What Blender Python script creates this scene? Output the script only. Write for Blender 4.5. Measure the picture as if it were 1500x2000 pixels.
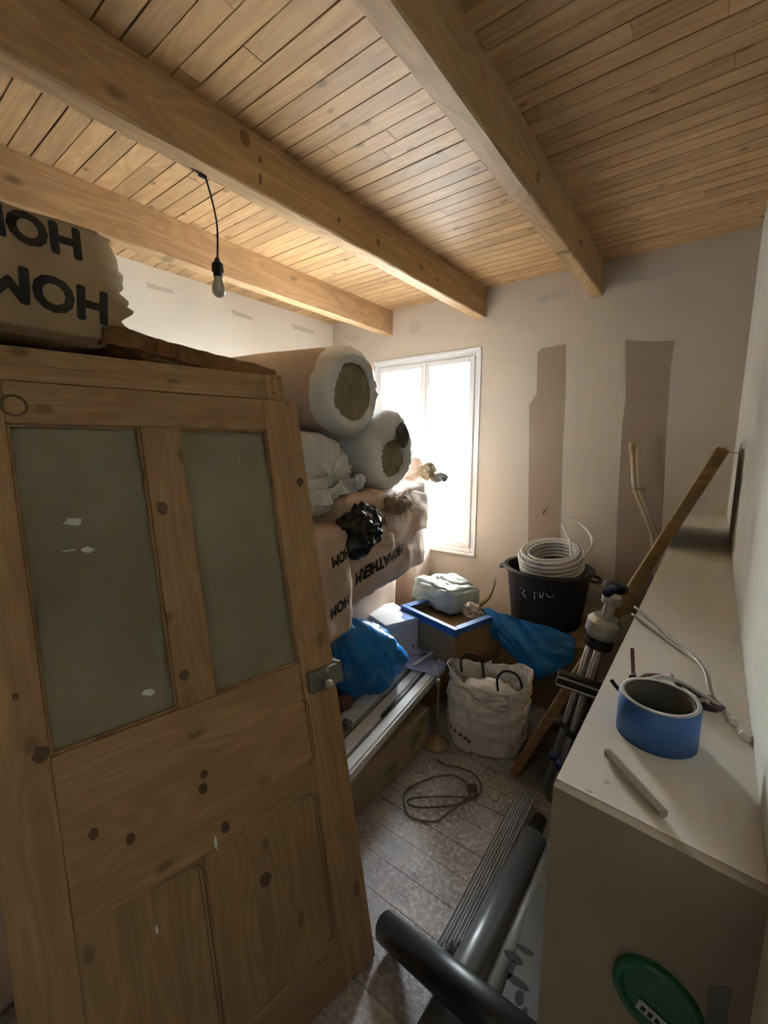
import bpy, bmesh, math, random
from mathutils import Vector, Matrix, Euler, noise
from mathutils.bvhtree import BVHTree
R = math.radians
random.seed(7)
for o in list(bpy.data.objects): bpy.data.objects.remove(o)
scene = bpy.context.scene
COL = scene.collection

# ------------------------------------------------------------------ camera
FPX, PITCH, YAW = 835.0, R(8.85), R(36.9)
CAM = Vector((0, 0, 1.6))
cd = bpy.data.cameras.new('camera'); cam = bpy.data.objects.new('camera', cd); COL.objects.link(cam)
cd.sensor_fit = 'VERTICAL'; cd.sensor_height = 36; cd.lens = FPX / 2000 * 36; cd.clip_start = 0.01
cam.location = CAM; cam.rotation_euler = (R(90) - PITCH, 0, YAW)
scene.camera = cam
# ------------------------------------------------------------------ world, exposure
w = bpy.data.worlds.new('sky'); scene.world = w; w.use_nodes = True
bg = w.node_tree.nodes['Background']; bg.inputs[0].default_value = (0.91, 0.96, 1.0, 1); bg.inputs[1].default_value = 46.0
vs = scene.view_settings
vs.view_transform = 'Standard'; vs.look = 'None'; vs.exposure = 1.25; vs.gamma = 1; vs.use_curve_mapping = False
ld = bpy.data.lights.new('window_portal', 'AREA'); ld.shape = 'RECTANGLE'; ld.size = 1.0; ld.size_y = 1.56
ld.cycles.is_portal = True
lo = bpy.data.objects.new('window_portal', ld); COL.objects.link(lo)
lo.location = (-1.925, 3.33, 1.525); lo.rotation_euler = (R(-90), 0, 0)
sd_ = bpy.data.lights.new('sun', 'SUN'); sd_.energy = 110; sd_.angle = R(.6); sd_.color = (1, .95, .88)
so_ = bpy.data.objects.new('sun', sd_); COL.objects.link(so_); so_.rotation_euler = (R(48), 0, R(12))
hl = bpy.data.lights.new('hall_fill_light', 'AREA'); hl.shape = 'DISK'; hl.size = 0.4; hl.energy = 1.2; hl.color = (1.0, 0.9, 0.78)  # fill light added behind the camera to lift the foreground
ho = bpy.data.objects.new('hall_fill_light', hl); COL.objects.link(ho); ho.location = (-0.5, -1.3, 2.3)

# ------------------------------------------------------------------ pixel -> point helpers (image 1500 x 2000)
FWH = Vector((-math.sin(YAW), math.cos(YAW), 0)); RT = Vector((math.cos(YAW), math.sin(YAW), 0)); UP0 = Vector((0, 0, 1))
FW = FWH * math.cos(PITCH) - UP0 * math.sin(PITCH); UP = FWH * math.sin(PITCH) + UP0 * math.cos(PITCH)
def P(px, py, x=None, y=None, z=None):
    d = FW + RT * ((px - 750) / FPX) + UP * ((1000 - py) / FPX)
    t = (x / d.x) if x is not None else (y / d.y) if y is not None else ((z - CAM.z) / d.z)
    return CAM + d * t

# ------------------------------------------------------------------ materials
def newmat(name):
    m = bpy.data.materials.new(name); m.use_nodes = True
    nt = m.node_tree; b = nt.nodes['Principled BSDF']
    return m, nt, b
def N(nt, t, **kw):
    n = nt.nodes.new(t)
    for k, v in kw.items():
        if hasattr(n, k) and k not in ('inputs',): setattr(n, k, v)
    return n
def coords(nt, scale=(1, 1, 1), rnd=True):
    tc = N(nt, 'ShaderNodeTexCoord'); mp = N(nt, 'ShaderNodeMapping'); mp.inputs['Scale'].default_value = scale
    if rnd:
        oi = N(nt, 'ShaderNodeObjectInfo'); mu = N(nt, 'ShaderNodeMath', operation='MULTIPLY'); mu.inputs[1].default_value = 57.3
        nt.links.new(oi.outputs['Random'], mu.inputs[0])
        ad = N(nt, 'ShaderNodeVectorMath', operation='ADD'); nt.links.new(tc.outputs['Object'], ad.inputs[0]); nt.links.new(mu.outputs[0], ad.inputs[1])
        nt.links.new(ad.outputs[0], mp.inputs['Vector'])
    else: nt.links.new(tc.outputs['Object'], mp.inputs['Vector'])
    return mp.outputs[0]
def ramp(nt, fac, stops):
    r = N(nt, 'ShaderNodeValToRGB'); e = r.color_ramp.elements
    while len(e) < len(stops): e.new(0.5)
    for i, (p, c) in enumerate(stops): e[i].position = p; e[i].color = (c[0], c[1], c[2], 1)
    nt.links.new(fac, r.inputs[0]); return r.outputs[0]
def noise_tex(nt, vec, scale, detail=4, rough=0.55, dist=0):
    n = N(nt, 'ShaderNodeTexNoise'); n.inputs['Scale'].default_value = scale; n.inputs['Detail'].default_value = detail
    n.inputs['Roughness'].default_value = rough; n.inputs['Distortion'].default_value = dist
    nt.links.new(vec, n.inputs['Vector']); return n.outputs['Fac']
def bump(nt, b, fac, strength, dist=0.01):
    bp = N(nt, 'ShaderNodeBump'); bp.inputs['Strength'].default_value = strength; bp.inputs['Distance'].default_value = dist
    nt.links.new(fac, bp.inputs['Height']); nt.links.new(bp.outputs[0], b.inputs['Normal'])
def mix(nt, a, b_, fac, mode='MIX'):
    m = N(nt, 'ShaderNodeMix'); m.data_type = 'RGBA'; m.blend_type = mode
    if isinstance(fac, float): m.inputs['Factor'].default_value = fac
    else: nt.links.new(fac, m.inputs['Factor'])
    for s, v in (('A', a), ('B', b_)):
        sock = [i for i in m.inputs if i.name == s and i.type == 'RGBA'][0]
        if isinstance(v, tuple): sock.default_value = (v[0], v[1], v[2], 1)
        else: nt.links.new(v, sock)
    return [o for o in m.outputs if o.type == 'RGBA'][0]
def plain(name, c1, c2=None, rough=0.6, scale=6, bmp=0.0, bscale=40, metal=0.0, spec=0.5):
    m, nt, b = newmat(name); b.inputs['Roughness'].default_value = rough; b.inputs['Metallic'].default_value = metal
    b.inputs['Specular IOR Level'].default_value = spec
    v = coords(nt)
    c2 = c2 or tuple(x * 0.85 for x in c1)
    f = noise_tex(nt, v, scale, 5)
    nt.links.new(ramp(nt, f, [(0.3, c2), (0.7, c1)]), b.inputs['Base Color'])
    if bmp: bump(nt, b, noise_tex(nt, v, bscale, 4), bmp, 0.005)
    return m
def wood(name, light, dark, axis=0, rough=0.6, fine=55, knots=0.6, knot_scale=5.0, bmp=0.25, vary=0.25, band=9.0, plane='xy'):
    m, nt, b = newmat(name); b.inputs['Roughness'].default_value = rough; b.inputs['Specular IOR Level'].default_value = 0.3
    s = [1.0, 1.0, 1.0]; s[axis] = 0.045
    v = coords(nt, tuple(s))
    s2 = [1.0, 1.0, 1.0]; s2[axis] = 0.16
    v2 = coords(nt, tuple(s2))
    grain = noise_tex(nt, v, fine, 6, 0.65, 0.4)
    # growth rings
    ring = noise_tex(nt, v2, band, 2, 0.4, 0.6)
    mu = N(nt, 'ShaderNodeMath', operation='MULTIPLY'); mu.inputs[1].default_value = 60; nt.links.new(ring, mu.inputs[0])
    sn = N(nt, 'ShaderNodeMath', operation='SINE'); nt.links.new(mu.outputs[0], sn.inputs[0])
    mr = N(nt, 'ShaderNodeMapRange'); nt.links.new(sn.outputs[0], mr.inputs[0]); mr.inputs[1].default_value = -1; mr.inputs[2].default_value = 1
    base = ramp(nt, grain, [(0.25, dark), (0.7, light)])
    rings = mix(nt, base, tuple(d * 0.8 for d in dark), 0.0)
    mm = N(nt, 'ShaderNodeMath', operation='MULTIPLY'); mm.inputs[1].default_value = 0.42; nt.links.new(mr.outputs[0], mm.inputs[0])
    nt.links.new(mm.outputs[0], rings.node.inputs['Factor'])
    # knots
    s3 = [1.0, 1.0, 1.0]; s3[axis] = 0.55
    v3 = coords(nt, tuple(s3))
    vo = N(nt, 'ShaderNodeTexVoronoi'); vo.voronoi_dimensions = '2D'; vo.inputs['Scale'].default_value = knot_scale
    if plane == 'yz':
        sx_ = N(nt, 'ShaderNodeSeparateXYZ'); cx_ = N(nt, 'ShaderNodeCombineXYZ'); nt.links.new(v3, sx_.inputs[0])
        nt.links.new(sx_.outputs[1], cx_.inputs[0]); nt.links.new(sx_.outputs[2], cx_.inputs[1]); v3 = cx_.outputs[0]
    wob = noise_tex(nt, v3, 30, 2); wa = N(nt, 'ShaderNodeVectorMath', operation='MULTIPLY_ADD'); nt.links.new(wob, wa.inputs[0]); wa.inputs[1].default_value = (.02, .02, .02); nt.links.new(v3, wa.inputs[2])
    nt.links.new(wa.outputs[0], vo.inputs['Vector'])
    kr = ramp(nt, vo.outputs['Distance'], [(0.025, (1, 1, 1)), (0.062, (0, 0, 0))])
    km = N(nt, 'ShaderNodeMath', operation='MULTIPLY'); km.inputs[1].default_value = knots; nt.links.new(kr, km.inputs[0])
    col = mix(nt, rings, tuple(d * 0.35 for d in dark), km.outputs[0])
    oi = N(nt, 'ShaderNodeObjectInfo')
    hv = N(nt, 'ShaderNodeHueSaturation'); nt.links.new(col, hv.inputs['Color'])
    vr = N(nt, 'ShaderNodeMapRange'); nt.links.new(oi.outputs['Random'], vr.inputs[0]); vr.inputs[3].default_value = 1 - vary; vr.inputs[4].default_value = 1 + vary
    nt.links.new(vr.outputs[0], hv.inputs['Value'])
    nt.links.new(hv.outputs[0], b.inputs['Base Color'])
    bump(nt, b, grain, bmp, 0.004)
    return m
M = {}
M['ceil'] = wood('ceiling_pine', (0.61, 0.405, 0.21), (0.45, 0.27, 0.125), 0, 0.5, 45, 0.75, 4.4, 0.2, 0.16)
M['beam'] = wood('beam_pine', (0.60, 0.41, 0.22), (0.42, 0.26, 0.125), 1, 0.6, 45, 0.7, 3.0, 0.5, 0.05, plane='yz')
M['door_v'] = wood('door_pine_upright', (0.42, 0.26, 0.13), (0.28, 0.16, 0.07), 1, 0.5, 40, 0.6, 4.0, 0.2, 0.08)
M['door_h'] = wood('door_pine_cross', (0.42, 0.26, 0.13), (0.28, 0.16, 0.07), 0, 0.5, 40, 0.6, 4.0, 0.2, 0.08)
M['batten'] = wood('batten_wood', (0.40, 0.255, 0.115), (0.22, 0.13, 0.055), 0, 0.6, 50, 0.3, 5, 0.3, 0.0)
M['groove'] = plain('routed_groove_wood', (0.15, 0.085, 0.036), rough=0.7)
M['dark'] = plain('dark_gap', (0.045, 0.03, 0.02), rough=0.9)
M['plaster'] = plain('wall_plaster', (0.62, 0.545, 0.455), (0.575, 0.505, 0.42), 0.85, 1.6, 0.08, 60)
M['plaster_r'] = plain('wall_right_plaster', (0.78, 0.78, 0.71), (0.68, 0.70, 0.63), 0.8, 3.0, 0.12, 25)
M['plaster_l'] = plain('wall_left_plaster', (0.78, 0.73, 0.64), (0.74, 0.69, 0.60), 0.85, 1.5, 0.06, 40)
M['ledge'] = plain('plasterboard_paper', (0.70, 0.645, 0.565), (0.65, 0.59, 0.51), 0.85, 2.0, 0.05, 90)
M['grey_patch'] = plain('dark_grey_filler', (0.17, 0.17, 0.155), (0.13, 0.13, 0.12), 0.9, 20)
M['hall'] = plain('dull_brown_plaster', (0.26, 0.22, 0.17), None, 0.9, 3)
M['ledge_shaded'] = plain('plasterboard_paper_shaded', (0.30, 0.245, 0.175), (0.275, 0.22, 0.155), 0.9, 5.0, 0.04, 120)  # ledge paper darkened, shade of the front face put into the colour
M['bare'] = plain('bare_board', (0.36, 0.28, 0.21), (0.32, 0.25, 0.19), 0.9, 3.0)
M['smear'] = plain('filler_smear', (0.60, 0.545, 0.465), (0.56, 0.51, 0.435), 0.85, 3.0)
M['scuff'] = plain('grey_filler', (0.47, 0.43, 0.38), (0.55, 0.5, 0.44), 0.9, 20.0)
M['pvc'] = plain('white_pvc', (0.80, 0.81, 0.82), (0.77, 0.78, 0.79), 0.35, 3)
M['white_paint'] = plain('white_paint', (0.8, 0.8, 0.78), None, 0.5, 3)
M['film'] = plain('white_film', (0.84, 0.88, 0.90), (0.76, 0.80, 0.83), 0.38, 5, 0.35, 30)
M['film2'] = plain('milky_film', (0.80, 0.83, 0.84), (0.68, 0.71, 0.72), 0.35, 6, 0.4, 24)
M['kraft'] = plain('kraft_paper', (0.63, 0.47, 0.36), (0.55, 0.40, 0.30), 0.7, 4, 0.45, 14)
M['kraft_roll'] = plain('roll_kraft', (0.50, 0.385, 0.315), (0.43, 0.325, 0.265), 0.7, 3, 0.2, 12)
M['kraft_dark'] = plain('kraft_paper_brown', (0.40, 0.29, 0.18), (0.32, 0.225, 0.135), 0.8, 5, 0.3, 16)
M['wool'] = plain('mineral_wool', (0.38, 0.34, 0.235), (0.23, 0.20, 0.13), 0.95, 18, 0.9, 60)
M['fibre'] = plain('hemp_fibre', (0.34, 0.27, 0.17), (0.17, 0.125, 0.07), 0.95, 30, 0.8, 90)
M['slab'] = plain('wood_fibre_slab', (0.22, 0.115, 0.05), (0.14, 0.07, 0.03), 0.95, 25, 0.8, 80)
M['grey_wool'] = plain('grey_wool', (0.22, 0.22, 0.21), (0.12, 0.12, 0.115), 0.95, 30, 0.8, 80)
M['ink'] = plain('black_ink', (0.018, 0.016, 0.015), None, 0.7)
M['redink'] = plain('red_ink', (0.36, 0.06, 0.05), None, 0.7)
M['greenink'] = plain('green_print', (0.16, 0.20, 0.09), (0.26, 0.25, 0.15), 0.8, 18)
M['blue_bag'] = plain('blue_polythene', (0.02, 0.24, 0.66), (0.012, 0.16, 0.48), 0.28, 5, 0.25, 20)
M['white_bag'] = plain('white_polythene', (0.88, 0.86, 0.83), (0.82, 0.80, 0.77), 0.32, 5, 0.35, 26)
M['carton'] = plain('carton', (0.33, 0.21, 0.10), (0.28, 0.175, 0.08), 0.8, 4, 0.1, 30)
M['carton_pale'] = plain('carton_pale', (0.40, 0.30, 0.19), (0.32, 0.24, 0.15), 0.8, 6, 0.1, 30)
M['carton_blue'] = plain('carton_blue_print', (0.03, 0.13, 0.42), None, 0.55)
M['paper_white'] = plain('white_paper', (0.74, 0.72, 0.70), None, 0.7)
M['lavender'] = plain('lavender_paper', (0.50, 0.51, 0.70), (0.45, 0.46, 0.66), 0.6, 4)
M['tape_blue'] = plain('blue_tape', (0.035, 0.125, 0.36), (0.03, 0.11, 0.32), 0.5, 8)
M['tape_edge'] = plain('tape_edge', (0.52, 0.51, 0.50), None, 0.7)
M['tape_core'] = plain('tape_core', (0.10, 0.085, 0.07), (0.07, 0.06, 0.05), 0.8, 12)
M['black'] = plain('black_plastic', (0.018, 0.02, 0.024), (0.013, 0.014, 0.016), 0.42, 6)
M['tub'] = plain('black_rubber', (0.035, 0.037, 0.042), (0.022, 0.023, 0.026), 0.5, 6, 0.1, 20)
M['grey_pipe'] = plain('grey_pvc_pipe', (0.16, 0.165, 0.175), (0.13, 0.135, 0.145), 0.32, 4)
M['pale_pipe'] = plain('pale_grey_pvc', (0.34, 0.36, 0.37), (0.28, 0.30, 0.31), 0.4, 4)
M['steel'] = plain('galvanised_steel', (0.74, 0.76, 0.78), (0.62, 0.64, 0.66), 0.35, 12, 0, 40, 0.0)
M['alu'] = plain('brushed_aluminium', (0.58, 0.60, 0.62), (0.48, 0.50, 0.52), 0.35, 10, 0, 40, 0.7)
M['brass'] = plain('tarnished_brass', (0.45, 0.36, 0.20), (0.33, 0.26, 0.14), 0.4, 10, 0, 40, 0.6)
M['copper'] = plain('painted_conduit', (0.62, 0.52, 0.38), (0.50, 0.41, 0.29), 0.4, 10, 0, 40, 0.3)
M['pex'] = plain('white_pex_tube', (0.74, 0.73, 0.70), None, 0.4, 5)
M['cord'] = plain('grey_beige_flex', (0.19, 0.15, 0.125), None, 0.6)
M['wine'] = plain('wine_cable', (0.16, 0.06, 0.065), None, 0.5)
M['olive'] = plain('olive_cable', (0.30, 0.27, 0.19), None, 0.5)
M['dirty'] = plain('dirty_grey_board', (0.21, 0.225, 0.22), (0.13, 0.14, 0.137), 0.7, 5, 0.1, 40)
M['smudge'] = plain('black_smudge', (0.055, 0.06, 0.06), None, 0.8)
M['iron'] = plain('grey_painted_lock', (0.24, 0.235, 0.215), (0.17, 0.165, 0.15), 0.55, 15, 0.1, 40, 0.3)
M['knob'] = plain('worn_knob', (0.44, 0.36, 0.25), None, 0.4)
M['yellow'] = plain('pale_yellow_cloth', (0.68, 0.60, 0.30), None, 0.7)
M['green_box'] = plain('green_junction_box', (0.01, 0.13, 0.06), (0.008, 0.085, 0.04), 0.45, 8)
M['sponge'] = plain('pale_mint_pack', (0.62, 0.72, 0.70), (0.50, 0.60, 0.58), 0.5, 22, 0.5, 60)
M['blue_dark'] = plain('blue_grip', (0.03, 0.06, 0.18), None, 0.5)
M['roof'] = plain('roof_tiles', (0.55, 0.45, 0.4), None, 0.8)
M['hill'] = plain('green_hill', (0.45, 0.55, 0.5), None, 0.9)
M['render'] = plain('pale_house_render', (0.85, 0.83, 0.78), None, 0.9)
M['bulb'] = plain('opal_bulb', (0.62, 0.58, 0.52), None, 0.2)
M['concrete'] = plain('pale_ground', (0.75, 0.75, 0.74), None, 0.9)
# floor: worn painted planks with plaster splashes
m, nt, b = newmat('worn_floor'); v = coords(nt, (1, 1, 1), False)
f1 = noise_tex(nt, v, 5, 6, 0.65); f2 = noise_tex(nt, v, 55, 6, 0.72); f3 = noise_tex(nt, v, 2.2, 3, 0.5)
base = ramp(nt, f1, [(0.3, (0.19, 0.155, 0.16)), (0.65, (0.42, 0.39, 0.405))])
spl = ramp(nt, f2, [(0.47, (0, 0, 0)), (0.62, (1, 1, 1))]); msk = ramp(nt, f3, [(0.35, (0.1, 0.1, 0.1)), (0.6, (0.8, 0.8, 0.8))])
mk = N(nt, 'ShaderNodeMath', operation='MULTIPLY'); nt.links.new(spl, mk.inputs[0]); nt.links.new(msk, mk.inputs[1])
nt.links.new(mix(nt, base, (0.82, 0.82, 0.84), mk.outputs[0]), b.inputs['Base Color'])
b.inputs['Roughness'].default_value = 0.33; b.inputs['Specular IOR Level'].default_value = 0.8; bump(nt, b, f2, 0.2, 0.003); M['floor'] = m
# glass (plain) : transparent + fresnel gloss ; frosted door glass
m, nt, b = newmat('window_glass'); nt.nodes.remove(b)
tr = N(nt, 'ShaderNodeBsdfTransparent'); tr.inputs[0].default_value = (0.95, 0.97, 0.97, 1)
gl = N(nt, 'ShaderNodeBsdfGlossy'); gl.inputs['Roughness'].default_value = 0.02
fr = N(nt, 'ShaderNodeFresnel'); mx = N(nt, 'ShaderNodeMixShader')
nt.links.new(fr.outputs[0], mx.inputs[0]); nt.links.new(tr.outputs[0], mx.inputs[1]); nt.links.new(gl.outputs[0], mx.inputs[2])
nt.links.new(mx.outputs[0], nt.nodes['Material Output'].inputs[0]); M['glass'] = m
m, nt, b = newmat('frosted_glass'); v = coords(nt)
f = noise_tex(nt, v, 4, 4)
nt.links.new(ramp(nt, f, [(0.35, (0.31, 0.275, 0.18)), (0.65, (0.40, 0.36, 0.25))]), b.inputs['Base Color'])
b.inputs['Roughness'].default_value = 0.5; b.inputs['Specular IOR Level'].default_value = 0.15
tl = N(nt, 'ShaderNodeBsdfTranslucent'); tl.inputs[0].default_value = (0.40, 0.37, 0.29, 1); mx = N(nt, 'ShaderNodeMixShader'); mx.inputs[0].default_value = 0.35
nt.links.new(b.outputs[0], mx.inputs[1]); nt.links.new(tl.outputs[0], mx.inputs[2]); nt.links.new(mx.outputs[0], nt.nodes['Material Output'].inputs[0])
M['frosted'] = m

# ------------------------------------------------------------------ mesh helpers
def link(name, bm, mat, parent=None, loc=(0, 0, 0), rot=(0, 0, 0), smooth=False):
    me = bpy.data.meshes.new(name)
    bmesh.ops.recalc_face_normals(bm, faces=bm.faces)
    bm.to_mesh(me); bm.free()
    if smooth:
        for p in me.polygons: p.use_smooth = True
    if mat: me.materials.append(M[mat] if isinstance(mat, str) else mat)
    o = bpy.data.objects.new(name, me); COL.objects.link(o)
    o.location = loc; o.rotation_euler = rot
    if parent: o.parent = parent
    return o
def tag(o, label=None, cat=None, group=None, kind=None):
    if label: o['label'] = label
    if cat: o['category'] = cat
    if group: o['group'] = group
    if kind: o['kind'] = kind
    return o
def thing(name, label, cat, loc=(0, 0, 0), rot=(0, 0, 0), group=None):
    o = bpy.data.objects.new(name, None); o.empty_display_size = 0.05; COL.objects.link(o)
    o.location = loc; o.rotation_euler = rot
    return tag(o, label, cat, group)
def bx(bm, x0, x1, y0, y1, z0, z1, bev=0.0):
    r = bmesh.ops.create_cube(bm, size=1)
    vs_ = r['verts']
    bmesh.ops.scale(bm, vec=(x1 - x0, y1 - y0, z1 - z0), verts=vs_)
    bmesh.ops.translate(bm, vec=((x0 + x1) / 2, (y0 + y1) / 2, (z0 + z1) / 2), verts=vs_)
    if bev:
        ed = list({e for v in vs_ for e in v.link_edges})
        bmesh.ops.bevel(bm, geom=ed, offset=bev, segments=2, affect='EDGES', profile=0.5)
    return bm
def box(x0, x1, y0, y1, z0, z1, bev=0.0): return bx(bmesh.new(), x0, x1, y0, y1, z0, z1, bev)
def prism(bm, pts, h0, h1, axis='z'):
    def mk(a, b_, h): return {'z': (a, b_, h), 'y': (a, h, b_), 'x': (h, a, b_)}[axis]
    lo_ = [bm.verts.new(mk(a, c, h0)) for a, c in pts]; hi = [bm.verts.new(mk(a, c, h1)) for a, c in pts]
    n = len(pts)
    bm.faces.new(lo_[::-1]); bm.faces.new(hi)
    for i in range(n): bm.faces.new((lo_[i], lo_[(i + 1) % n], hi[(i + 1) % n], hi[i]))
    return bm
def tube(bm, pts, r, n=8, closed=False, radii=None):
    pts = [Vector(p) for p in pts]; rings = []
    prev = None; k = len(pts)
    for i, p in enumerate(pts):
        a = pts[(i - 1) % k] if (i > 0 or closed) else p; c = pts[(i + 1) % k] if (i < k - 1 or closed) else p
        t = (c - a).normalized()
        if prev is None:
            u = t.cross(Vector((0, 0, 1)));
            if u.length < 1e-3: u = t.cross(Vector((1, 0, 0)))
        else: u = prev - t * prev.dot(t)
        u.normalize(); prev = u; vv = t.cross(u)
        rr = radii[i] if radii else r
        rings.append([bm.verts.new(p + (u * math.cos(2 * math.pi * j / n) + vv * math.sin(2 * math.pi * j / n)) * rr) for j in range(n)])
    m_ = k if closed else k - 1
    for i in range(m_):
        A, B = rings[i], rings[(i + 1) % k]
        for j in range(n): bm.faces.new((A[j], A[(j + 1) % n], B[(j + 1) % n], B[j]))
    if not closed: bm.faces.new(rings[0][::-1]); bm.faces.new(rings[-1])
    return bm
def spline(pts, n=8):
    pts = [Vector(p) for p in pts]; out = []
    for i in range(len(pts) - 1):
        p0 = pts[max(i - 1, 0)]; p1 = pts[i]; p2 = pts[i + 1]; p3 = pts[min(i + 2, len(pts) - 1)]
        for k in range(n):
            t = k / n
            out.append(0.5 * ((2 * p1) + (p2 - p0) * t + (2 * p0 - 5 * p1 + 4 * p2 - p3) * t * t + (3 * p1 - p0 - 3 * p2 + p3) * t ** 3))
    out.append(pts[-1]); return out
def lathe(bm, prof, n=32, axis='z', f=None):
    """prof: (r, h) list; f(theta, r, h)->(r, h) optional deformation"""
    rings = []
    for r, h in prof:
        ring = []
        for j in range(n):
            th = 2 * math.pi * j / n
            rr, hh = f(th, r, h) if f else (r, h)
            a, c = rr * math.cos(th), rr * math.sin(th)
            ring.append(bm.verts.new((a, c, hh) if axis == 'z' else (hh, a, c)))
        rings.append(ring)
    for i in range(len(rings) - 1):
        for j in range(n): bm.faces.new((rings[i][j], rings[i][(j + 1) % n], rings[i + 1][(j + 1) % n], rings[i + 1][j]))
    if prof[0][0] < 1e-3 or True:
        pass
    return bm, rings
def softbox(sx, sy, sz, cuts=10, bulge=0.02, rough=0.01, seed=0, fscale=4.0, tatter=None):
    """crumpled soft pack, origin at the centre of its base"""
    bm = bmesh.new(); bmesh.ops.create_cube(bm, size=1)
    bmesh.ops.subdivide_edges(bm, edges=bm.edges, cuts=cuts, use_grid_fill=True)
    off = Vector((seed * 3.1, seed * 1.7, seed * 2.3))
    for v in bm.verts:
        c = v.co * 2
        fx, fy, fz = [1 - abs(a) ** 3 for a in c]
        p = Vector((v.co.x * sx, v.co.y * sy, v.co.z * sz))
        # rounded corners
        k = 0.028
        inset = sum(1 for a in c if abs(a) > 0.98)
        if inset >= 2: p = Vector([p[i] - math.copysign(k * 0.5, c[i]) if abs(c[i]) > 0.98 else p[i] for i in range(3)])
        d = Vector((math.copysign(bulge, c.x) * fy * fz if abs(c.x) > .98 else 0, math.copysign(bulge, c.y) * fx * fz if abs(c.y) > .98 else 0, math.copysign(bulge, c.z) * fx * fy if abs(c.z) > .98 else 0))
        nv = noise.noise_vector(p * fscale + off) + 0.5 * noise.noise_vector(p * fscale * 2.7 + off)
        p = p + d + nv * rough
        if tatter: p = tatter(p)
        p.z += sz / 2
        v.co = p
    return bm
def crumple(bm, amp, fscale, seed=0, ridge=True):
    off = Vector((seed * 5.3, seed * 2.9, seed * 1.1)); bm.normal_update()
    for v in bm.verts:
        s = 0; a = 1; f = fscale
        for _ in range(4):
            q = noise.noise(v.co * f + off)
            s += a * ((1 - 2 * abs(q)) if ridge else q); a *= 0.55; f *= 2.0
        v.co = v.co + v.normal * amp * s
    return bm
def ball(rx, ry, rz, sub=4):
    bm = bmesh.new(); bmesh.ops.create_icosphere(bm, subdivisions=sub, radius=1)
    bmesh.ops.scale(bm, vec=(rx, ry, rz), verts=bm.verts); return bm
def text_mesh(s, size, bold=0.0, depth=0.0012):
    cu = bpy.data.curves.new('txt', 'FONT'); cu.body = s; cu.size = size; cu.align_x = 'CENTER'; cu.align_y = 'CENTER'
    cu.offset = bold; cu.extrude = depth; cu.resolution_u = 3
    o = bpy.data.objects.new('txt', cu); COL.objects.link(o)
    dg = bpy.context.evaluated_depsgraph_get(); me = bpy.data.meshes.new_from_object(o.evaluated_get(dg))
    bpy.data.objects.remove(o); bpy.data.curves.remove(cu)
    me.materials.clear()
    return me
def put_text(name, s, size, parent, loc, basis, mat='ink', bold=0.0, fat=0.0):
    """basis: (right, up) directions of the lettering in the parent's space"""
    me = text_mesh(s, size, bold); me.name = name; me.materials.append(M[mat])
    r_, u_ = Vector(basis[0]).normalized(), Vector(basis[1]).normalized(); n_ = r_.cross(u_)
    mt = Matrix((r_, u_, n_)).transposed().to_4x4(); mt.translation = Vector(loc)
    if fat:
        bm = bmesh.new()
        for dx, dy in [(0, 0)] + [(fat * math.cos(R(30 * k)), fat * math.sin(R(30 * k))) for k in range(12)]:
            m2 = me.copy(); m2.transform(Matrix.Translation((dx, dy, dx * .02))); bm.from_mesh(m2); bpy.data.meshes.remove(m2)
        bm.to_mesh(me); bm.free()
    me.transform(mt)
    wr_ = [c for c in parent.children if c.name.startswith('wrapper')]
    if wr_:      # lay the print on the crumpled face (local +x)
        wm = wr_[0].data; bv = BVHTree.FromPolygons([v.co for v in wm.vertices], [tuple(p.vertices) for p in wm.polygons])
        bm = bmesh.new(); bm.from_mesh(me); bmesh.ops.triangulate(bm, faces=bm.faces[:])
        for _ in range(2):
            le = [e for e in bm.edges if e.calc_length() > .014]
            if le: bmesh.ops.subdivide_edges(bm, edges=le, cuts=1); bmesh.ops.triangulate(bm, faces=bm.faces[:])
        for v in bm.verts:
            h_ = bv.ray_cast(Vector((v.co.x + .3, v.co.y, v.co.z)), Vector((-1, 0, 0)))
            if h_[0] is not None: v.co.x = h_[0].x + .0022 + (.001 if v.co.x > loc[0] else 0)
        bm.to_mesh(me); bm.free()
    o = bpy.data.objects.new(name, me); COL.objects.link(o); o.parent = parent
    return o
def along(a, b_):
    """matrix with local +X from a to b, origin a"""
    a, b_ = Vector(a), Vector(b_); x = (b_ - a).normalized(); y = Vector((0, 0, 1)).cross(x)
    if y.length < 1e-3: y = Vector((0, 1, 0))
    y.normalize(); z = x.cross(y)
    mt = Matrix((x, y, z)).transposed().to_4x4(); mt.translation = a; return mt, (b_ - a).length

# ================================================================== THE ROOM
XL, YW, ZC = -2.93, 3.10, 2.72
YN = -0.55
WX0, WX1, WZ0, WZ1 = -2.43, -1.43, 0.745, 2.305
XR = lambda y: 0.073 + 0.0145 * y
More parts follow.
